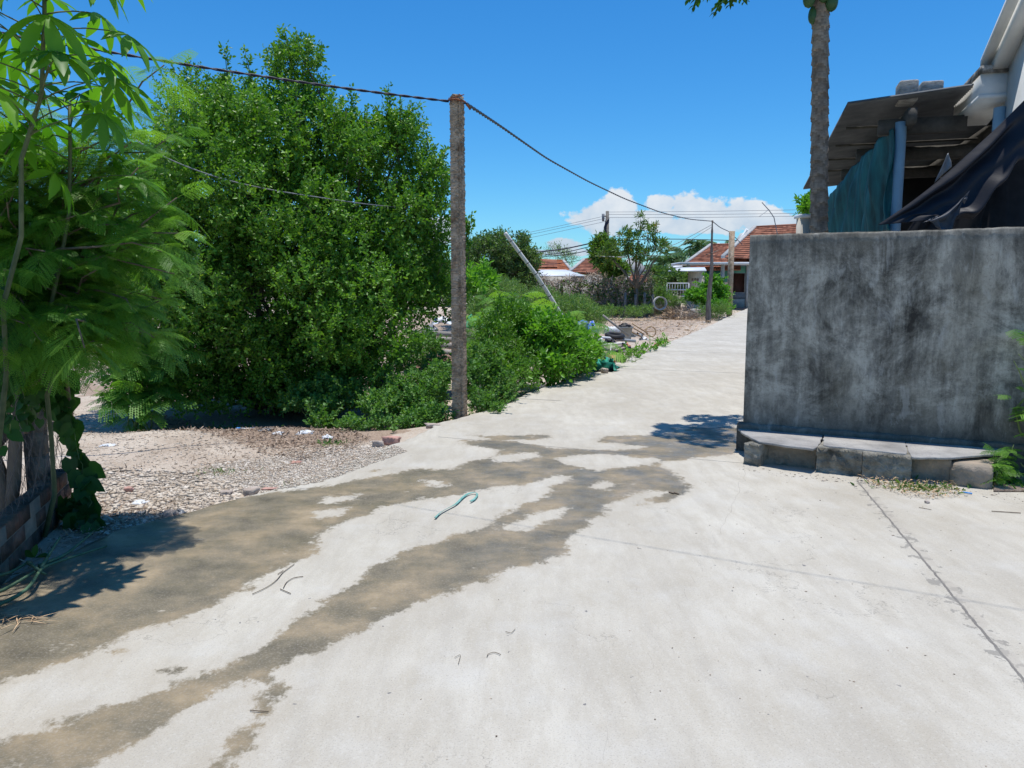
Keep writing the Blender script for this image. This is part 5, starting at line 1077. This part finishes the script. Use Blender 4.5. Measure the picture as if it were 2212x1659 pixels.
for i, (u, v, Yq, w_, mt, lb) in enumerate([(1290,738,19.5,.3,'whitepl','white plastic rag at the left foot of the rubbish pile'),(1375,728,21.5,.35,'greyplastic','grey plastic scrap right of the grey tub'),(1390,735,21.5,.25,'whitepl','small white scrap between the pile and the creeper'),(1318,742,19.4,.3,'tarpsheen','black plastic under the pale pipes'),(955,700,18,.45,'whitepl','pale rag on the ground left of the concrete pole'),(930,715,17.5,.35,'greyplastic','grey rag beside the old bars left of the pole'),(1060,712,18,.3,'greyplastic','grey plastic showing through the feathery shrub'),(1350,748,19.6,.25,'terracotta','reddish rag at the right end of the pile')]):
    crumple('rag', lb, 'litter', u, v, w_, w_*.5, mt, seed=60+i, group='rags and plastic in the rubbish', Y=Yq)
# ------------------------------------------------------------------ far plot: fence, trees, poles, ring
def far_fence():
    a = P(1095,660,42); b = P(1405,668,42); a[2] = b[2] = .1; t = thing('overgrown_fence', a, 'long grey fence smothered in dry brown creepers behind the waste plot', 'fence')
    d = b-a; L = np.linalg.norm(d); dd = d/L; mb = MB(); mb.obox(a-UP*.3, d, (0,.1,0), UP*2.1); mb.build('panel', M['farwall'], t)
    for i in range(9): MB().obox(a+dd*(i*L/8)-UP*.3+np.array((0,-.12,0)), dd*.12, (0,.1,0), UP*2.25).build('post', M['post'], t)
    v = MB(); n = 3800; s = rng.random(n)*L; z = rng.beta(2.2, 1.0, n)*2.15; z += .12*np.sin(s*1.7)+.1*np.sin(s*4.3); p = a+dd*s[:, None]+UP*z[:, None]+np.stack([np.zeros(n), -.15-rng.random(n)*.35, np.zeros(n)], 1)
    D = rdir(n); D[:, 2] -= .5; v.leaves(p, D, rdir(n), rng.uniform(.1, .45, n), rng.uniform(.015, .06, n), 'rhomb'); v.build('dry_creeper', M['dryvine'], t)
    g = MB(); n = 1300; s = np.concatenate([rng.normal(.72*L, 2.0, n//2), rng.random(n-n//2)*L]); z = rng.random(n)**.9*1.9; p = a+dd*np.clip(s, 0, L)[:, None]+UP*z[:, None]-np.array((0,1,0))*(.25+rng.random(n)*.4)[:, None]
    g.leaves(p, rdir(n), unit(UP+rdir(n)*.8), .16, .11, 'rhomb'); g.build('green_creeper', M['farleaf'], t)
M['farwall'] = surf('far_grey_wall', [(.3,(.30,.30,.30)),(.7,(.50,.50,.49))], 2, rough=.9, stretch=(1,1,.3))
far_fence()
def low_wall(name, label, cat, u0, v0, u1, v1, Y, h, mat, th=.12, group=None):
    a = P(u0, v0, Y); b = P(u1, v1, Y); a[2] = b[2] = float(rz(0, Y))-.1; o = MB().obox(a, (b-a), (0,th,0), UP*(h+.1)).build(name, M[mat]); tag(o, label, cat, group); return o
low_wall('low_wall', 'low dark mossy wall behind the concrete ring', 'wall', 1398,668,1470,668, 44, 1.0, 'wall')
broad_shrub('creeper_bush', 'dry reddish creeper bush heaped on the low wall behind the concrete ring', 'bush', [bl(1420,640,25,43,.5,16), bl(1450,650,22,42.5,.5,12), bl(1385,640,25,42,.5,18)], 1000, 5, .25, .13, .05, 'scrub', 'rhomb')
broad_shrub('weed_clump', 'weeds along the foot of the overgrown fence', 'weeds', [bl(1310,672,35,38,.8,4), bl(1370,674,30,38,.8,3), bl(1395,668,10,38,.6,6), bl(1260,668,30,36,.8,8)], 700, 5, .2, .11, .04, 'scrub', 'rhomb', 'far weeds')
def crown_tree(label, blobs, n, base, leaf, L, Wd, tl=.4, name='broadleaf_tree', group=None, tr=.09, nl=6, trunk_to=None, shape='rhomb', bark='bark', pw=3.2, nb=9):
    base = np.array(base, float); t = thing(name, base, label, 'tree', group); mb, st = MB(), MB(); p, o = shell(blobs, n, pw, .6)
    q = np.sin(p[:, 0]*1.9+1)*np.sin(p[:, 2]*2.7+.5)+.5*np.sin(p[:, 0]*4.3+p[:, 2]*3.1); k = q > -.75; p, o = p[k], o[k]
    twigs(mb, p, o*.6+UP*.4+rdir(len(p))*.6, nl, tl, L, Wd, shape, stem=st, sr=.01); mb.build('crown', M[leaf], t)
    f = base+(np.array(trunk_to)-base)*.5 if trunk_to is not None else base+UP*.8
    limb(st, base, f, tr, tr*.75, 0, 6, 8, .01)
    B = np.array(blobs)
    for i in range(nb): b = B[rng.integers(len(B))]; limb(st, f, b[:3]+rdir(1)[0]*b[3:]*.5, tr*.6, tr*.15, .04, 6, 6)
    st.build('trunk', M[bark], t); return t
def gp_(u, Y): q = P(u, 660, Y); q[2] = float(rz(q[0], Y))-.1; return q
Y_ = 38
crown_tree('broad olive green tree behind the concrete pole, left of the bamboo top', [bl(1040,560,42,Y_,1.6,38), bl(1085,545,45,Y_,1.6,34), bl(1110,575,42,Y_+1,1.5,36), bl(1050,600,40,Y_,1.4,22), bl(1125,600,30,Y_,1.2,26), bl(1010,590,35,Y_,1.3,26), bl(1140,560,18,Y_,1,16), bl(1120,525,15,Y_,.8,10)], 4200, gp_(1070,Y_), 'farleaf', .17, .085)
broad_shrub('hedge_bush', 'dark green hedge bush low behind the concrete pole, under the olive tree', 'bush', [bl(1010,620,40,33,1,24), bl(1070,625,40,34,1,18), bl(985,640,25,31,1,22), bl(985,600,30,33,1,25)], 1500, 5, .3, .14, .07, 'farleaf', 'rhomb')
Y_ = 41
crown_tree('slender tree with yellowing leaf clusters in front of the clouds', [bl(1380,548,26,Y_,.8,8), bl(1335,535,22,Y_,.8,14), bl(1372,520,22,Y_,.7,14), bl(1418,532,24,Y_,.7,9), bl(1398,503,16,Y_,.6,9), bl(1308,550,12,Y_,.6,14), bl(1436,540,10,Y_,.4,6), bl(1383,474,7,Y_,.3,5), bl(1350,504,10,Y_,.4,6), bl(1412,492,8,Y_,.3,5)], 430, gp_(1378,Y_), 'almond', .2, .07, .3, trunk_to=P(1373,560,Y_), tr=.08, nl=7, shape='hex', nb=14)
crown_tree('small round green tree squeezed left of the slender yellowing tree', [bl(1310,572,26,46,1,16), bl(1330,590,20,46,.8,12), bl(1300,545,14,46,.6,30)], 750, gp_(1315,46), 'almond', .3, .13, .4, tr=.16, nl=6)
crown_tree('leafy green tree under the palms beside the small tin roofed shed', [bl(1440,597,20,50,1,10), bl(1415,592,16,51,1,10), bl(1458,604,14,49,.8,8), bl(1425,608,16,49,.8,8)], 500, gp_(1440,50), 'farleaf', .22, .12, .3)
crown_tree('wispy bare grey green tree between the left red roofs', [bl(1205,552,22,70,1.2,12), bl(1225,560,15,70,1,10)], 160, gp_(1215,70), 'scrub', .3, .05, .7, tr=.08, bark='post')
crown_tree('yellowish bush tree left of the small sign wall', [bl(1462,608,18,52,.8,12), bl(1480,600,12,52,.6,10)], 380, gp_(1468,52), 'scrub', .2, .09, .3)
broad_shrub('roadside_bush', 'leafy green bush between the two far poles', 'bush', [bl(1535,625,24,43,.8,20), bl(1560,640,18,43,.8,18), bl(1520,645,20,42.5,.7,14), bl(1552,662,24,41.5,.7,10), bl(1500,640,14,43,.6,10), bl(1545,608,14,43,.6,10)], 1500, 5, .22, .15, .1, 'limeleaf', 'rhomb', upb=.6, rhi=.8)
broad_shrub('weed_clump', 'dead tangled weeds at the foot of the two far poles', 'weeds', [bl(1560,674,20,40,.5,6), bl(1530,676,18,40,.5,5)], 420, 5, .3, .13, .03, 'scrub', 'rhomb', 'far weeds')
M['ring'] = surf('ring_concrete', [(.3,(.42,.41,.39)),(.7,(.58,.57,.54))], 6, rough=.9)
c = P(1425,655,39.5); mb = MB(); rows = []
for i in range(41):
    th = 2*np.pi*i/40; rad = np.array((math.cos(th), 0, math.sin(th))); rows.append([c+rad*.345+np.array((0,-.25,0)), c+rad*.29+np.array((0,-.25,0)), c+rad*.29+np.array((.03,.25,0)), c+rad*.345+np.array((.03,.25,0)), c+rad*.345+np.array((0,-.25,0))])
tag(mb.grid(np.array(rows)).build('concrete_ring', M['ring'], smooth=False), 'round concrete well ring standing on edge by the far fence', 'ring')
def pile(name, label, u, v, Y, w_, h_, n, mat, L=.5, wd_=.03):
    c = P(u, v, Y); c[2] = float(gz(c[0], c[1])); a = rng.uniform(0, 6.28, n); r_ = np.sqrt(rng.random(n)); p = c+np.stack([np.cos(a)*r_*w_/2, np.sin(a)*r_*w_/3, rng.random(n)*h_*(1-r_**2)], 1)
    D = rdir(n); D[:, 2] *= .5; tag(MB().leaves(p, D, rdir(n), rng.uniform(.3, 1, n)*L, wd_, 'rhomb').build(name, M[mat]), label, 'pile')
pile('branch_pile', 'heap of dry branches right of the concrete ring', 1480,665,39,2.0,.7,700,'dryvine'); pile('pale_root_heap', 'pale tangle of roots between the ring and the branch heap', 1447,660,39,.7,.75,260,'drygrass',.35,.04)
M['rockpale'] = surf('pale_rock', [(.3,(.34,.33,.31)),(.7,(.55,.54,.51))], 5, rough=.95, bs=12, bstr=.8, bdist=.1)
rock('boulder', 'pale grey boulder on the bare plot left of the far wooden pole', 'boulder', 1507,687,.72,'rockpale',51,None,(1.2,.8,.65))
M['oldwood'] = surf('old_wood', [(.3,(.10,.075,.06)),(.7,(.30,.25,.21))], 10, 8, rough=.95, stretch=(1,1,.2), bs=30)
q = P(1530,688,37.6); q[2] = float(rz(0, 37.6))-.2; tp = P(1539,476,37.6); t = thing('wooden_pole', q, 'crooked old wooden pole carrying the sagging cable far down the road', 'pole')
w_ = interp3([q, P(1531,640,37.6), P(1538,580,37.6), P(1537,540,37.6), tp], 30); MB().tube(w_, np.linspace(.15, .035, 30)+rng.normal(size=30)*.008, 8).build('shaft', M['oldwood'], t); MB().tube([w_[20]+np.array((-.3,-.1,-.1)), w_[20]+np.array((.3,-.1,.1))], .02, 5).build('crosspiece', M['oldwood'], t)
q = P(1571,680,44); q[2] = float(rz(0, 44))-.2; b = P(1577,499,44); t = thing('concrete_pole', q, 'short tan concrete pole right of the far wooden pole', 'pole'); MB().obox(q, (.28,0,0), (0,.2,0), b-q).build('shaft', M['pole'], t)
# far utility pole with wires
q = P(1311,640,62); q[2] = 0.2; tp = P(1312,456,62); t = thing('utility_pole', q, 'distant utility pole hung with fittings and many wires in front of the cloud', 'utility pole'); MB().tube([q, tp], [.2, .13], 10).build('shaft', M['post'], t)
bo_ = MB().tube([P(1301,468,62), P(1314,466,62)], .05, 6).build('bracket', M['oldwood'], t)
mb = MB(); mb.tube([P(1303,462,61.8), P(1303,478,61.8)], [.12,.1], 8); mb.build('insulator', M['greycable'], bo_)
mb = MB(); [mb.tube(interp3([P(1312+r.uniform(-3,4), 470+r.uniform(0,10), 61.7), P(1306+r.uniform(-5,3), 490+r.uniform(0,8), 61.6), P(1310+r.uniform(-3,6), 508+r.uniform(0,8), 61.7)], 10), .035, 5) for _ in range(9)]; mb.build('wire_bundle', M['cable'], t)
def wirepx(label, pix, r_=.02, mat='greycable', group='thin overhead wires at the far utility pole', name='overhead_wire'):
    tag(MB().tube(interp3([P(*a) for a in pix], 40), r_, 4).build(name, M[mat]), label, 'wire', group)
for i, (v0, v1, lb) in enumerate([(458,452,'topmost'),(463,460,'middle'),(470,466,'lowest')]):
    wirepx(lb+' of the three thin wires running right from the far utility pole', [(1314,v0,62),(1500,(v0+v1)/2+2,60),(1800,v1,56),(2000,v1-6,52)], .014)
    wirepx(lb+' of the three thin wires running left from the far utility pole', [(1310,v0+8,62),(1200,v0+32,64),(1130,v0+47,66),(1000,v0+62,70),(850,v0+50,74)], .014)
for i, (u0, v0, u1, v1, r_, lb) in enumerate([(1310,518,1120,548,.05,'thickest low cable left of the far utility pole'),(1310,524,1130,556,.03,'second low cable left of the far utility pole'),(1312,532,1150,556,.03,'third low cable left of the far utility pole'),(1312,545,1180,572,.02,'lowest thin cable left of the far utility pole')]):
    wirepx(lb, [(u0,v0,62),((u0+u1)/2,(v0+v1)/2+6,62),(u1,v1,62),(u1-120,v1-4,62)], r_, 'cable', 'low cables at the far utility pole')
wirepx('taut dark cable between the slender tree and the tiled house', [(1314,520,62),(1450,516,60),(1650,521,58),(1720,520,57)], .03, 'cable', 'low cables at the far utility pole')
wirepx('pale cable sagging through the slender tree, upper one', [(1286,553,45),(1340,556,44),(1400,545,42),(1460,528,40),(1538,485,37.6)], .018, 'whitewire', 'pale service cables')
wirepx('pale cable sagging through the slender tree, lower one', [(1300,552,45),(1380,560,44),(1440,546,42),(1490,520,40),(1538,490,37.6)], .014, 'whitewire', 'pale service cables')
# ------------------------------------------------------------------ palms
def palm(label, u, v, Y, R, seed, n=26):
    r = random.Random(seed); c = P(u, v, Y); q = c.copy(); q[2] = 0.2; t = thing('palm_tree', q, label, 'palm', 'coconut palms behind the houses'); st, lf = MB(), MB()
    limb(st, q, c, .18, .12, 0, 8, 8, .004); st.build('trunk', M['bark'], t)
    for i in range(n):
        th = r.uniform(0, 6.28); up = r.uniform(-.5, 1.3); d = unit(np.array((math.cos(th), math.sin(th), up))); L = R*r.uniform(.8, 1.15); tt = np.linspace(0, 1, 22)[:, None]
        pts = c+d*L*tt-UP*(L*(.55+.35*max(0, 1-up))*tt**2.2); lf.tube(pts, np.linspace(.03, .01, 22), 4); T = unit(np.gradient(pts, axis=0)); sd = unit(np.cross(T, UP)+1e-6)
        for s in (-1, 1):
            k = np.repeat(np.arange(2, 22), 2); p = pts[k]+T[k]*rng.uniform(0, .15, len(k))[:, None]; D = sd[k]*s*.8+T[k]*.6-UP*rng.uniform(.2, .9, len(k))[:, None]
            lf.leaves(p, D, np.cross(T[k], D)*s+rdir(len(k))*.2, L*.24*np.sin(np.pi*(.15+.8*k/22)), .07, 'rhomb')
    lf.build('crown', M['palm'], t)
palm('coconut palm crown closest to the left rake of the tiled house', 1512,535,75,2.6,1); palm('coconut palm crown in the middle of the far group', 1478,552,78,2.8,2); palm('coconut palm crown lowest and furthest left, above the leafy tree', 1432,568,76,2.6,3); palm('small distant palm top above the tiled house ridge', 1583,527,95,2.0,4,16)

# ------------------------------------------------------------------ tiled houses
M['tile'] = surf('clay_roof_tile', [(.3,(.27,.105,.06)),(.55,(.40,.17,.105)),(.75,(.52,.27,.18))], 1.2, 8, rough=.9, rndmix=((.62,.58,.58),(1.25,1.2,1.15)))
M['tilebright'] = surf('orange_roof_tile', [(.3,(.42,.15,.07)),(.6,(.58,.24,.12)),(.8,(.66,.33,.2))], 1.2, 8, rough=.9, rndmix=((.75,.7,.7),(1.2,1.15,1.1)))
M['fascia'] = surf('pale_fascia', [(.3,(.34,.34,.33)),(.7,(.52,.52,.5))], 4, rough=.9)
M['bluegrey'] = surf('blue_grey_plaster', [(.3,(.30,.33,.34)),(.7,(.44,.46,.46))], 2, rough=.9)
M['mint'] = surf('mint_green_paint', [(.3,(.10,.32,.25)),(.7,(.18,.46,.36))], 2, rough=.8)
M['brown'] = surf('brown_door', [(.3,(.05,.018,.012)),(.7,(.11,.04,.028))], 3, rough=.7, stretch=(6,1,1))
M['sign'] = surf('beige_sign_wall', [(.3,(.42,.38,.31)),(.7,(.56,.52,.44))], 2, rough=.9)
M['tin'] = surf('pale_tin_roof', [(.3,(.60,.62,.63)),(.7,(.74,.76,.77))], 1, rough=.5)
M['greenpaint'] = surf('green_shutter', [(.3,(.02,.14,.12)),(.7,(.05,.22,.18))], 2, rough=.7)
def tiled(mb, A, B, C, D, rows, colw=.28, step=.05):
    A, B, C, D = [np.array(q, float) for q in (A, B, C, D)]; nrm = unit(np.cross(B-A, D-A)); nrm = nrm if nrm[2] > 0 else -nrm; W_ = np.linalg.norm(B-A); nc = max(2, int(W_/colw))
    for i in range(rows):
        t0, t1 = i/rows, (i+1)/rows+.003; a0, b0 = A+(D-A)*t0, B+(C-B)*t0; a1, b1 = A+(D-A)*t1, B+(C-B)*t1; u = np.linspace(0, 1, nc+1)[:, None]
        lo_ = a0+(b0-a0)*u+nrm*(step+.012*((np.arange(nc+1) % 2))[:, None]+rng.normal(size=(nc+1, 1))*.006); hi_ = a1+(b1-a1)*u; bot = a0+(b0-a0)*u-nrm*.01
        V = np.vstack([bot, lo_, hi_]); j = np.arange(nc); n1 = nc+1; rr = rng.random(nc)
        mb.add(V, np.vstack([np.stack([j, j+1, j+1+n1, j+n1], 1), np.stack([j+n1, j+1+n1, j+1+2*n1, j+2*n1], 1)]), np.concatenate([rr, rr]))
def bandpx(a, b, w_, h_, mat, parent, name='verge'):
    a, b = np.array(a, float), np.array(b, float); d = unit(b-a); s = unit(np.cross(d, UP)); MB().obox(a-s*w_/2-UP*.06, b-a, s*w_, UP*h_).build(name, M[mat], parent)
# right house (two roofs + porch)
h0 = P(1600,660,58); h0[2] = .25
H = thing('tiled_house', h0, 'red tiled house with flat porch slab and dark brown doorway at the road end', 'house')
rA = [P(1561,556,54.5), P(1760,566,54.5), P(1760,484,60), P(1631,491,60)]; rB = [P(1482,568,57.5), P(1640,566,57.5), P(1610,528,62), P(1536,529,62)]
mb = MB(); tiled(mb, *rA, 16); mb.build('roof', M['tile'], H); mb = MB(); tiled(mb, *rB, 13); mb.build('roof', M['tile'], H)
mb = MB(); tiled(mb, P(1484,584,55.5), P(1600,584,55.5), P(1600,569,57), P(1490,569,57), 5); mb.build('roof', M['tile'], H)
bandpx(rA[0], rA[3], .25, .2, 'fascia', H); bandpx(rB[0], rB[3], .22, .18, 'fascia', H); bandpx(rB[3], rB[2], .25, .16, 'tile', H, 'ridge'); bandpx(rA[3], rA[2], .25, .16, 'tile', H, 'ridge')
# closing slopes behind
for q in (rA, rB):
    back = q[3]+np.array((0,4.5,-2.4)); back2 = q[2]+np.array((0,4.5,-2.4)); mb = MB(); tiled(mb, back2, back, q[3], q[2], 10); mb.build('roof', M['tile'], H)
    MB().add([q[0], q[3], back], [(0,1,2)]).build('gable', M['fascia'], H)
pa = P(1469,570,53.2); pb2 = P(1700,560,53.2); zc = pa[2]; MB().box(pa[0], 53.2, zc-.03, pb2[0]+6, 56.2, zc+.12).build('porch_slab', M['tin'], H)
xx = lambda u, Y: P(u, 600, Y)[0]
mz = .2
MB().box(xx(1489,56.4), 56.4, mz, xx(1578,56.4), 56.6, zc-.04).build('wall', M['mint'], H); MB().box(xx(1578,56.4), 56.45, zc-.55, xx(1611,56.4), 56.6, zc-.04).build('lintel', M['mint'], H)
MB().box(xx(1611,56.4), 56.4, mz, xx(1760,56.4), 56.6, zc-.04).build('wall', M['bluegrey'], H)
d_ = thing('x', (0,0,0), None, None); bpy.data.objects.remove(d_)
door = MB().box(xx(1578,56.4)+.01, 56.62, mz, xx(1611,56.4)-.01, 56.7, zc-.56).build('door', M['brown'], H)
MB().box(xx(1576,55.6), 55.55, mz, xx(1610,55.6), 55.6, mz+1.1).build('low_gate', M['bluegrey'], H); lg_ = bpy.data.objects['low_gate']; MB().box(xx(1576,55.6), 55.545, mz+.62, xx(1610,55.6), 55.548, mz+1.08).build('gate_mesh', M['greycable'], lg_)
for u in (1484, 1558, 1614): MB().box(xx(u,53.8), 53.8, 0, xx(u,53.8)+.22, 54.05, zc-.03).build('column', M['fascia'], H)
MB().box(xx(1562,52.6), 52.6, 0, xx(1577,52.6), 52.75, 2.0).build('yard_wall', M['wall'], H)
MB().box(xx(1523,56.2), 56.2, .2, xx(1556,56.2), 56.3, 2.9).build('shutter', M['greenpaint'], H)
rdw = MB(); rdw.box(xx(1618,56.2), 56.3, .6, xx(1640,56.2), 56.38, 2.3); rdw.build('window', M['brown'], H)
# white gable behind
g0 = P(1622,493,75); gt = thing('white_gable', (g0[0], 75, .3), 'white gable peak sticking up behind the tiled roofs', 'house', None)
MB().prism([P(1594,530,75), P(1612,501,75), P(1622,508,75), P(1640,540,75)], (0,2,0)).build('wall', M['fascia'], gt)
bandpx(P(1594,528,74.9), P(1612,500,74.9), .35, .35, 'tin', gt); bandpx(P(1612,500,74.9), P(1624,512,74.9), .35, .35, 'tin', gt); MB().box(P(1594,530,75)[0], 75, .2, P(1640,530,75)[0], 77, P(0,530,75)[2]).build('lower_wall', M['fascia'], gt)
g1 = P(1556,524,85); tag(MB().prism([P(1547,540,85), P(1553,524,85), P(1562,530,85), P(1570,540,85)], (0,1.5,0)).build('white_gable', M['tin']), 'tiny white roof tip just above the lower tiled ridge', 'house')
# antenna
q = P(1668,500,50); t = thing('tv_antenna', q, 'thin bent antenna mast above the tiled roof left of the papaya trunk', 'antenna'); MB().tube([P(1686,540,50), P(1672,470,50), P(1662,455,50), P(1646,437,50)], .03, 5).build('mast', M['greycable'], t); MB().tube([P(1662,452,50), P(1640,468,50)], .015, 4).build('arm', M['whitewire'], t)
# post beside papaya
q = P(1738,500,16); t = thing('gate_pillar', (q[0], 16, 0), 'cream pillar with a white cap left of the papaya trunk above the wall', 'pillar'); a = P(1731,498,16); b = P(1752,470,16)
MB().box(a[0], 16, 0, b[0]+.1, 16.3, b[2]).build('shaft', M['sign'], t); MB().box(a[0]-.04, 15.96, b[2], b[0]+.14, 16.34, b[2]+.07).build('cap', M['tin'], t)
broad_shrub('leafy_shrub', 'small green leaves showing above the cream pillar', 'shrub', [bl(1752,455,12,17,.4,16)], 60, 5, .15, .12, .07, 'limeleaf', 'hex', base=np.array((P(1752,455,17)[0], 17., 0.)))
# small sign shed and gates
sh = thing('tin_shed', (xx(1500,50),50,.2), 'small beige walled stall with a pale tin roof left of the porch', 'stall')
a = P(1443,587,49.0); b = P(1526,586,49.0); MB().prism([a, b, P(1522,579,51), P(1460,580,51)], UP*.06).build('roof', M['tin'], sh)
MB().box(xx(1487,50), 50, .9, xx(1522,50), 50.15, P(0,587,50)[2]).build('sign_wall', M['sign'], sh); MB().box(xx(1484,50.3), 50.2, .1, xx(1530,50.3), 50.3, .9).build('counter', M['bluegrey'], sh); MB().box(xx(1448,50), 50, .1, xx(1451,50), 50.1, P(0,587,50)[2]).build('post', M['fascia'], sh)
q = P(1494,604,49.98)
for k in range(3): MB().box(q[0]+k*.17, 49.96, q[2]-.07, q[0]+k*.17+.12, 49.99, q[2]+.09).build('vent', M['bark'], sh)
tag(MB().prism([P(1444,580,56), P(1474,578,56), P(1474,574,57), P(1450,576,57)], UP*.05).build('tin_awning', M['tin']), 'sliver of pale tin awning left of the porch slab', 'awning')
def gate(label, u0, u1, v0, v1, Y, nb, group=None):
    a = P(u0, v1, Y); b = P(u1, v0, Y); t = thing('metal_gate', a, label, 'gate', group); x0, x1, z0, z1 = a[0], b[0], a[2], b[2]; mb = MB()
    for (xa, za, xb, zb_) in ((x0,z0,x1,z0),(x0,z1,x1,z1),(x0,z0,x0,z1),(x1,z0,x1,z1),(x0,(z0+z1)/2,x1,(z0+z1)/2)): mb.tube([(xa,Y,za),(xb,Y,zb_)], .035, 6)
    mb.build('frame', M['tin'], t); mb = MB(); [mb.tube([(x0+(x1-x0)*i/nb,Y,z0),(x0+(x1-x0)*i/nb,Y,z1)], .014, 4) for i in range(1, nb)]; mb.build('bars', M['tin'], t)
gate('white framed metal gate left of the far wooden pole', 1440, 1488, 612, 640, 47, 8)
for i, u in enumerate((1348,1370,1390,1408)):
    a = P(u, 662, 40.5); tag(MB().box(a[0], 40.5, -.1, a[0]+.12, 40.62, P(u,632+(i%2)*4,40.5)[2]).build('fence_stake', M['post']), ['leftmost','second','third','rightmost'][i]+' pale stake among the creepers by the slender tree', 'stake', 'pale stakes')
# left houses
def far_house(label, ridge, eave, mat, rows, Yr, Ye, name='tiled_house', wallmat='fascia', dark=None):
    A = P(eave[0][0], eave[0][1], Ye); B = P(eave[1][0], eave[1][1], Ye); C = P(ridge[1][0], ridge[1][1], Yr); D = P(ridge[0][0], ridge[0][1], Yr)
    t = thing(name, ((A+B)/2*np.array((1,1,0))), label, 'house'); mb = MB(); tiled(mb, A, B, C, D, rows); mb.build('roof', M[mat], t); bandpx(A, D, .2, .18, 'fascia', t); bandpx(B, C, .2, .18, 'fascia', t); bandpx(D, C, .22, .16, mat, t, 'ridge')
    d = Yr-Ye; dz = D[2]-A[2]; mb = MB(); tiled(mb, C+np.array((0,d*2-d,-dz)), D+np.array((0,d*2-d,-dz)), D, C, max(3, rows//2)); mb.build('roof', M[mat], t)
    x0, x1 = min(A[0], D[0])+.1, max(B[0], C[0])-.1; MB().box(x0, Ye+.4, .1, x1, Yr*2-Ye-.4, min(A[2], B[2])-.05).build('wall', M[wallmat], t); return t, A, B, C, D
t, A, B, C, D = far_house('distant house with an orange tile roof and a dark weathered patch, left of the cloud', [(1130,560),(1217,564)], [(1130,584),(1234,584)], 'tilebright', 8, 66, 62)
n_ = unit(np.cross(B-A, D-A)); n_ = n_ if n_[2] > 0 else -n_; pt = lambda s, k: A+(B-A)*s+(D-A)*k+n_*.10
mb = MB(); tiled(mb, pt(.28,.18), pt(.72,.18), pt(.74,.8), pt(.28,.8), 5, step=.03); mb.build('weathered_patch', M['tile'], t)
far_house('distant house with a rust red tile roof behind the overgrown fence', [(1262,561),(1320,562)], [(1230,588),(1340,592)], 'tile', 9, 60, 56)
far_house('low distant red tiled roof behind the slender tree trunk', [(1360,596),(1425,600)], [(1340,620),(1444,619)], 'tile', 7, 55, 51.5)
t = thing('grey_gable_house', (P(1365,600,62)[0], 62, .2), 'grey boarded gable end behind the slender tree', 'house'); MB().prism([P(1338,598,62), P(1350,572,62), P(1368,555,62), P(1392,575,62), P(1402,598,62)], (0,3,0)).build('gable_wall', M['farwall'], t); MB().box(P(1338,598,62)[0], 62, .1, P(1402,598,62)[0], 65, P(0,598,62)[2]).build('lower_wall', M['farwall'], t)
t = thing('white_roofed_shed', (P(1200,600,52)[0], 52, .1), 'shed with a sloping pale tin roof behind the overgrown fence', 'shed'); MB().prism([P(1130,597,50), P(1264,597,50), P(1222,584,54), P(1150,584,54)], UP*.05).build('roof', M['tin'], t); MB().box(P(1140,597,50.4)[0], 50.4, 0, P(1250,597,50.4)[0], 53.5, P(0,597,50.4)[2]-.02).build('wall', M['farwall'], t)
# distant tree line to close the horizon
for i, (u, Y, h, lb) in enumerate([(980,60,30,'far dark tree behind the big tree, nearest the concrete pole'),(900,62,40,'far dark tree hidden mostly by the big tree'),(700,58,42,'far tree behind the middle of the big tree'),(500,55,45,'far tree behind the left part of the big tree'),(300,50,45,'far tree beyond the driveway'),(150,48,50,'far tree beyond the driveway behind the feathery tree'),(0,46,55,'far tree beyond the wire fence'),(1390,90,20,'far low tree behind the grey gable'),(1290,88,16,'far low tree behind the utility pole'),(1180,90,16,'far low tree behind the shed with a pale roof'),(1480,88,28,'far low tree behind the palms')]):
    crown_tree(lb, [bl(u, 612-h*.3, 50, Y, 2, h), bl(u+45, 618-h*.2, 42, Y+1, 2, h*.7), bl(u-45, 620-h*.2, 40, Y, 2, h*.7)], 700, gp_(u, Y), 'farleaf', .45, .22, .7, group='distant trees along the horizon')
# shaded yard beyond the drive: low wall + rubble glimpsed under the feathery tree
low_wall('yard_wall', 'low weathered brick yard wall glimpsed under the feathery tree beyond the driveway', 'wall', -300,760,330,760, 24, 1.5, 'brick')
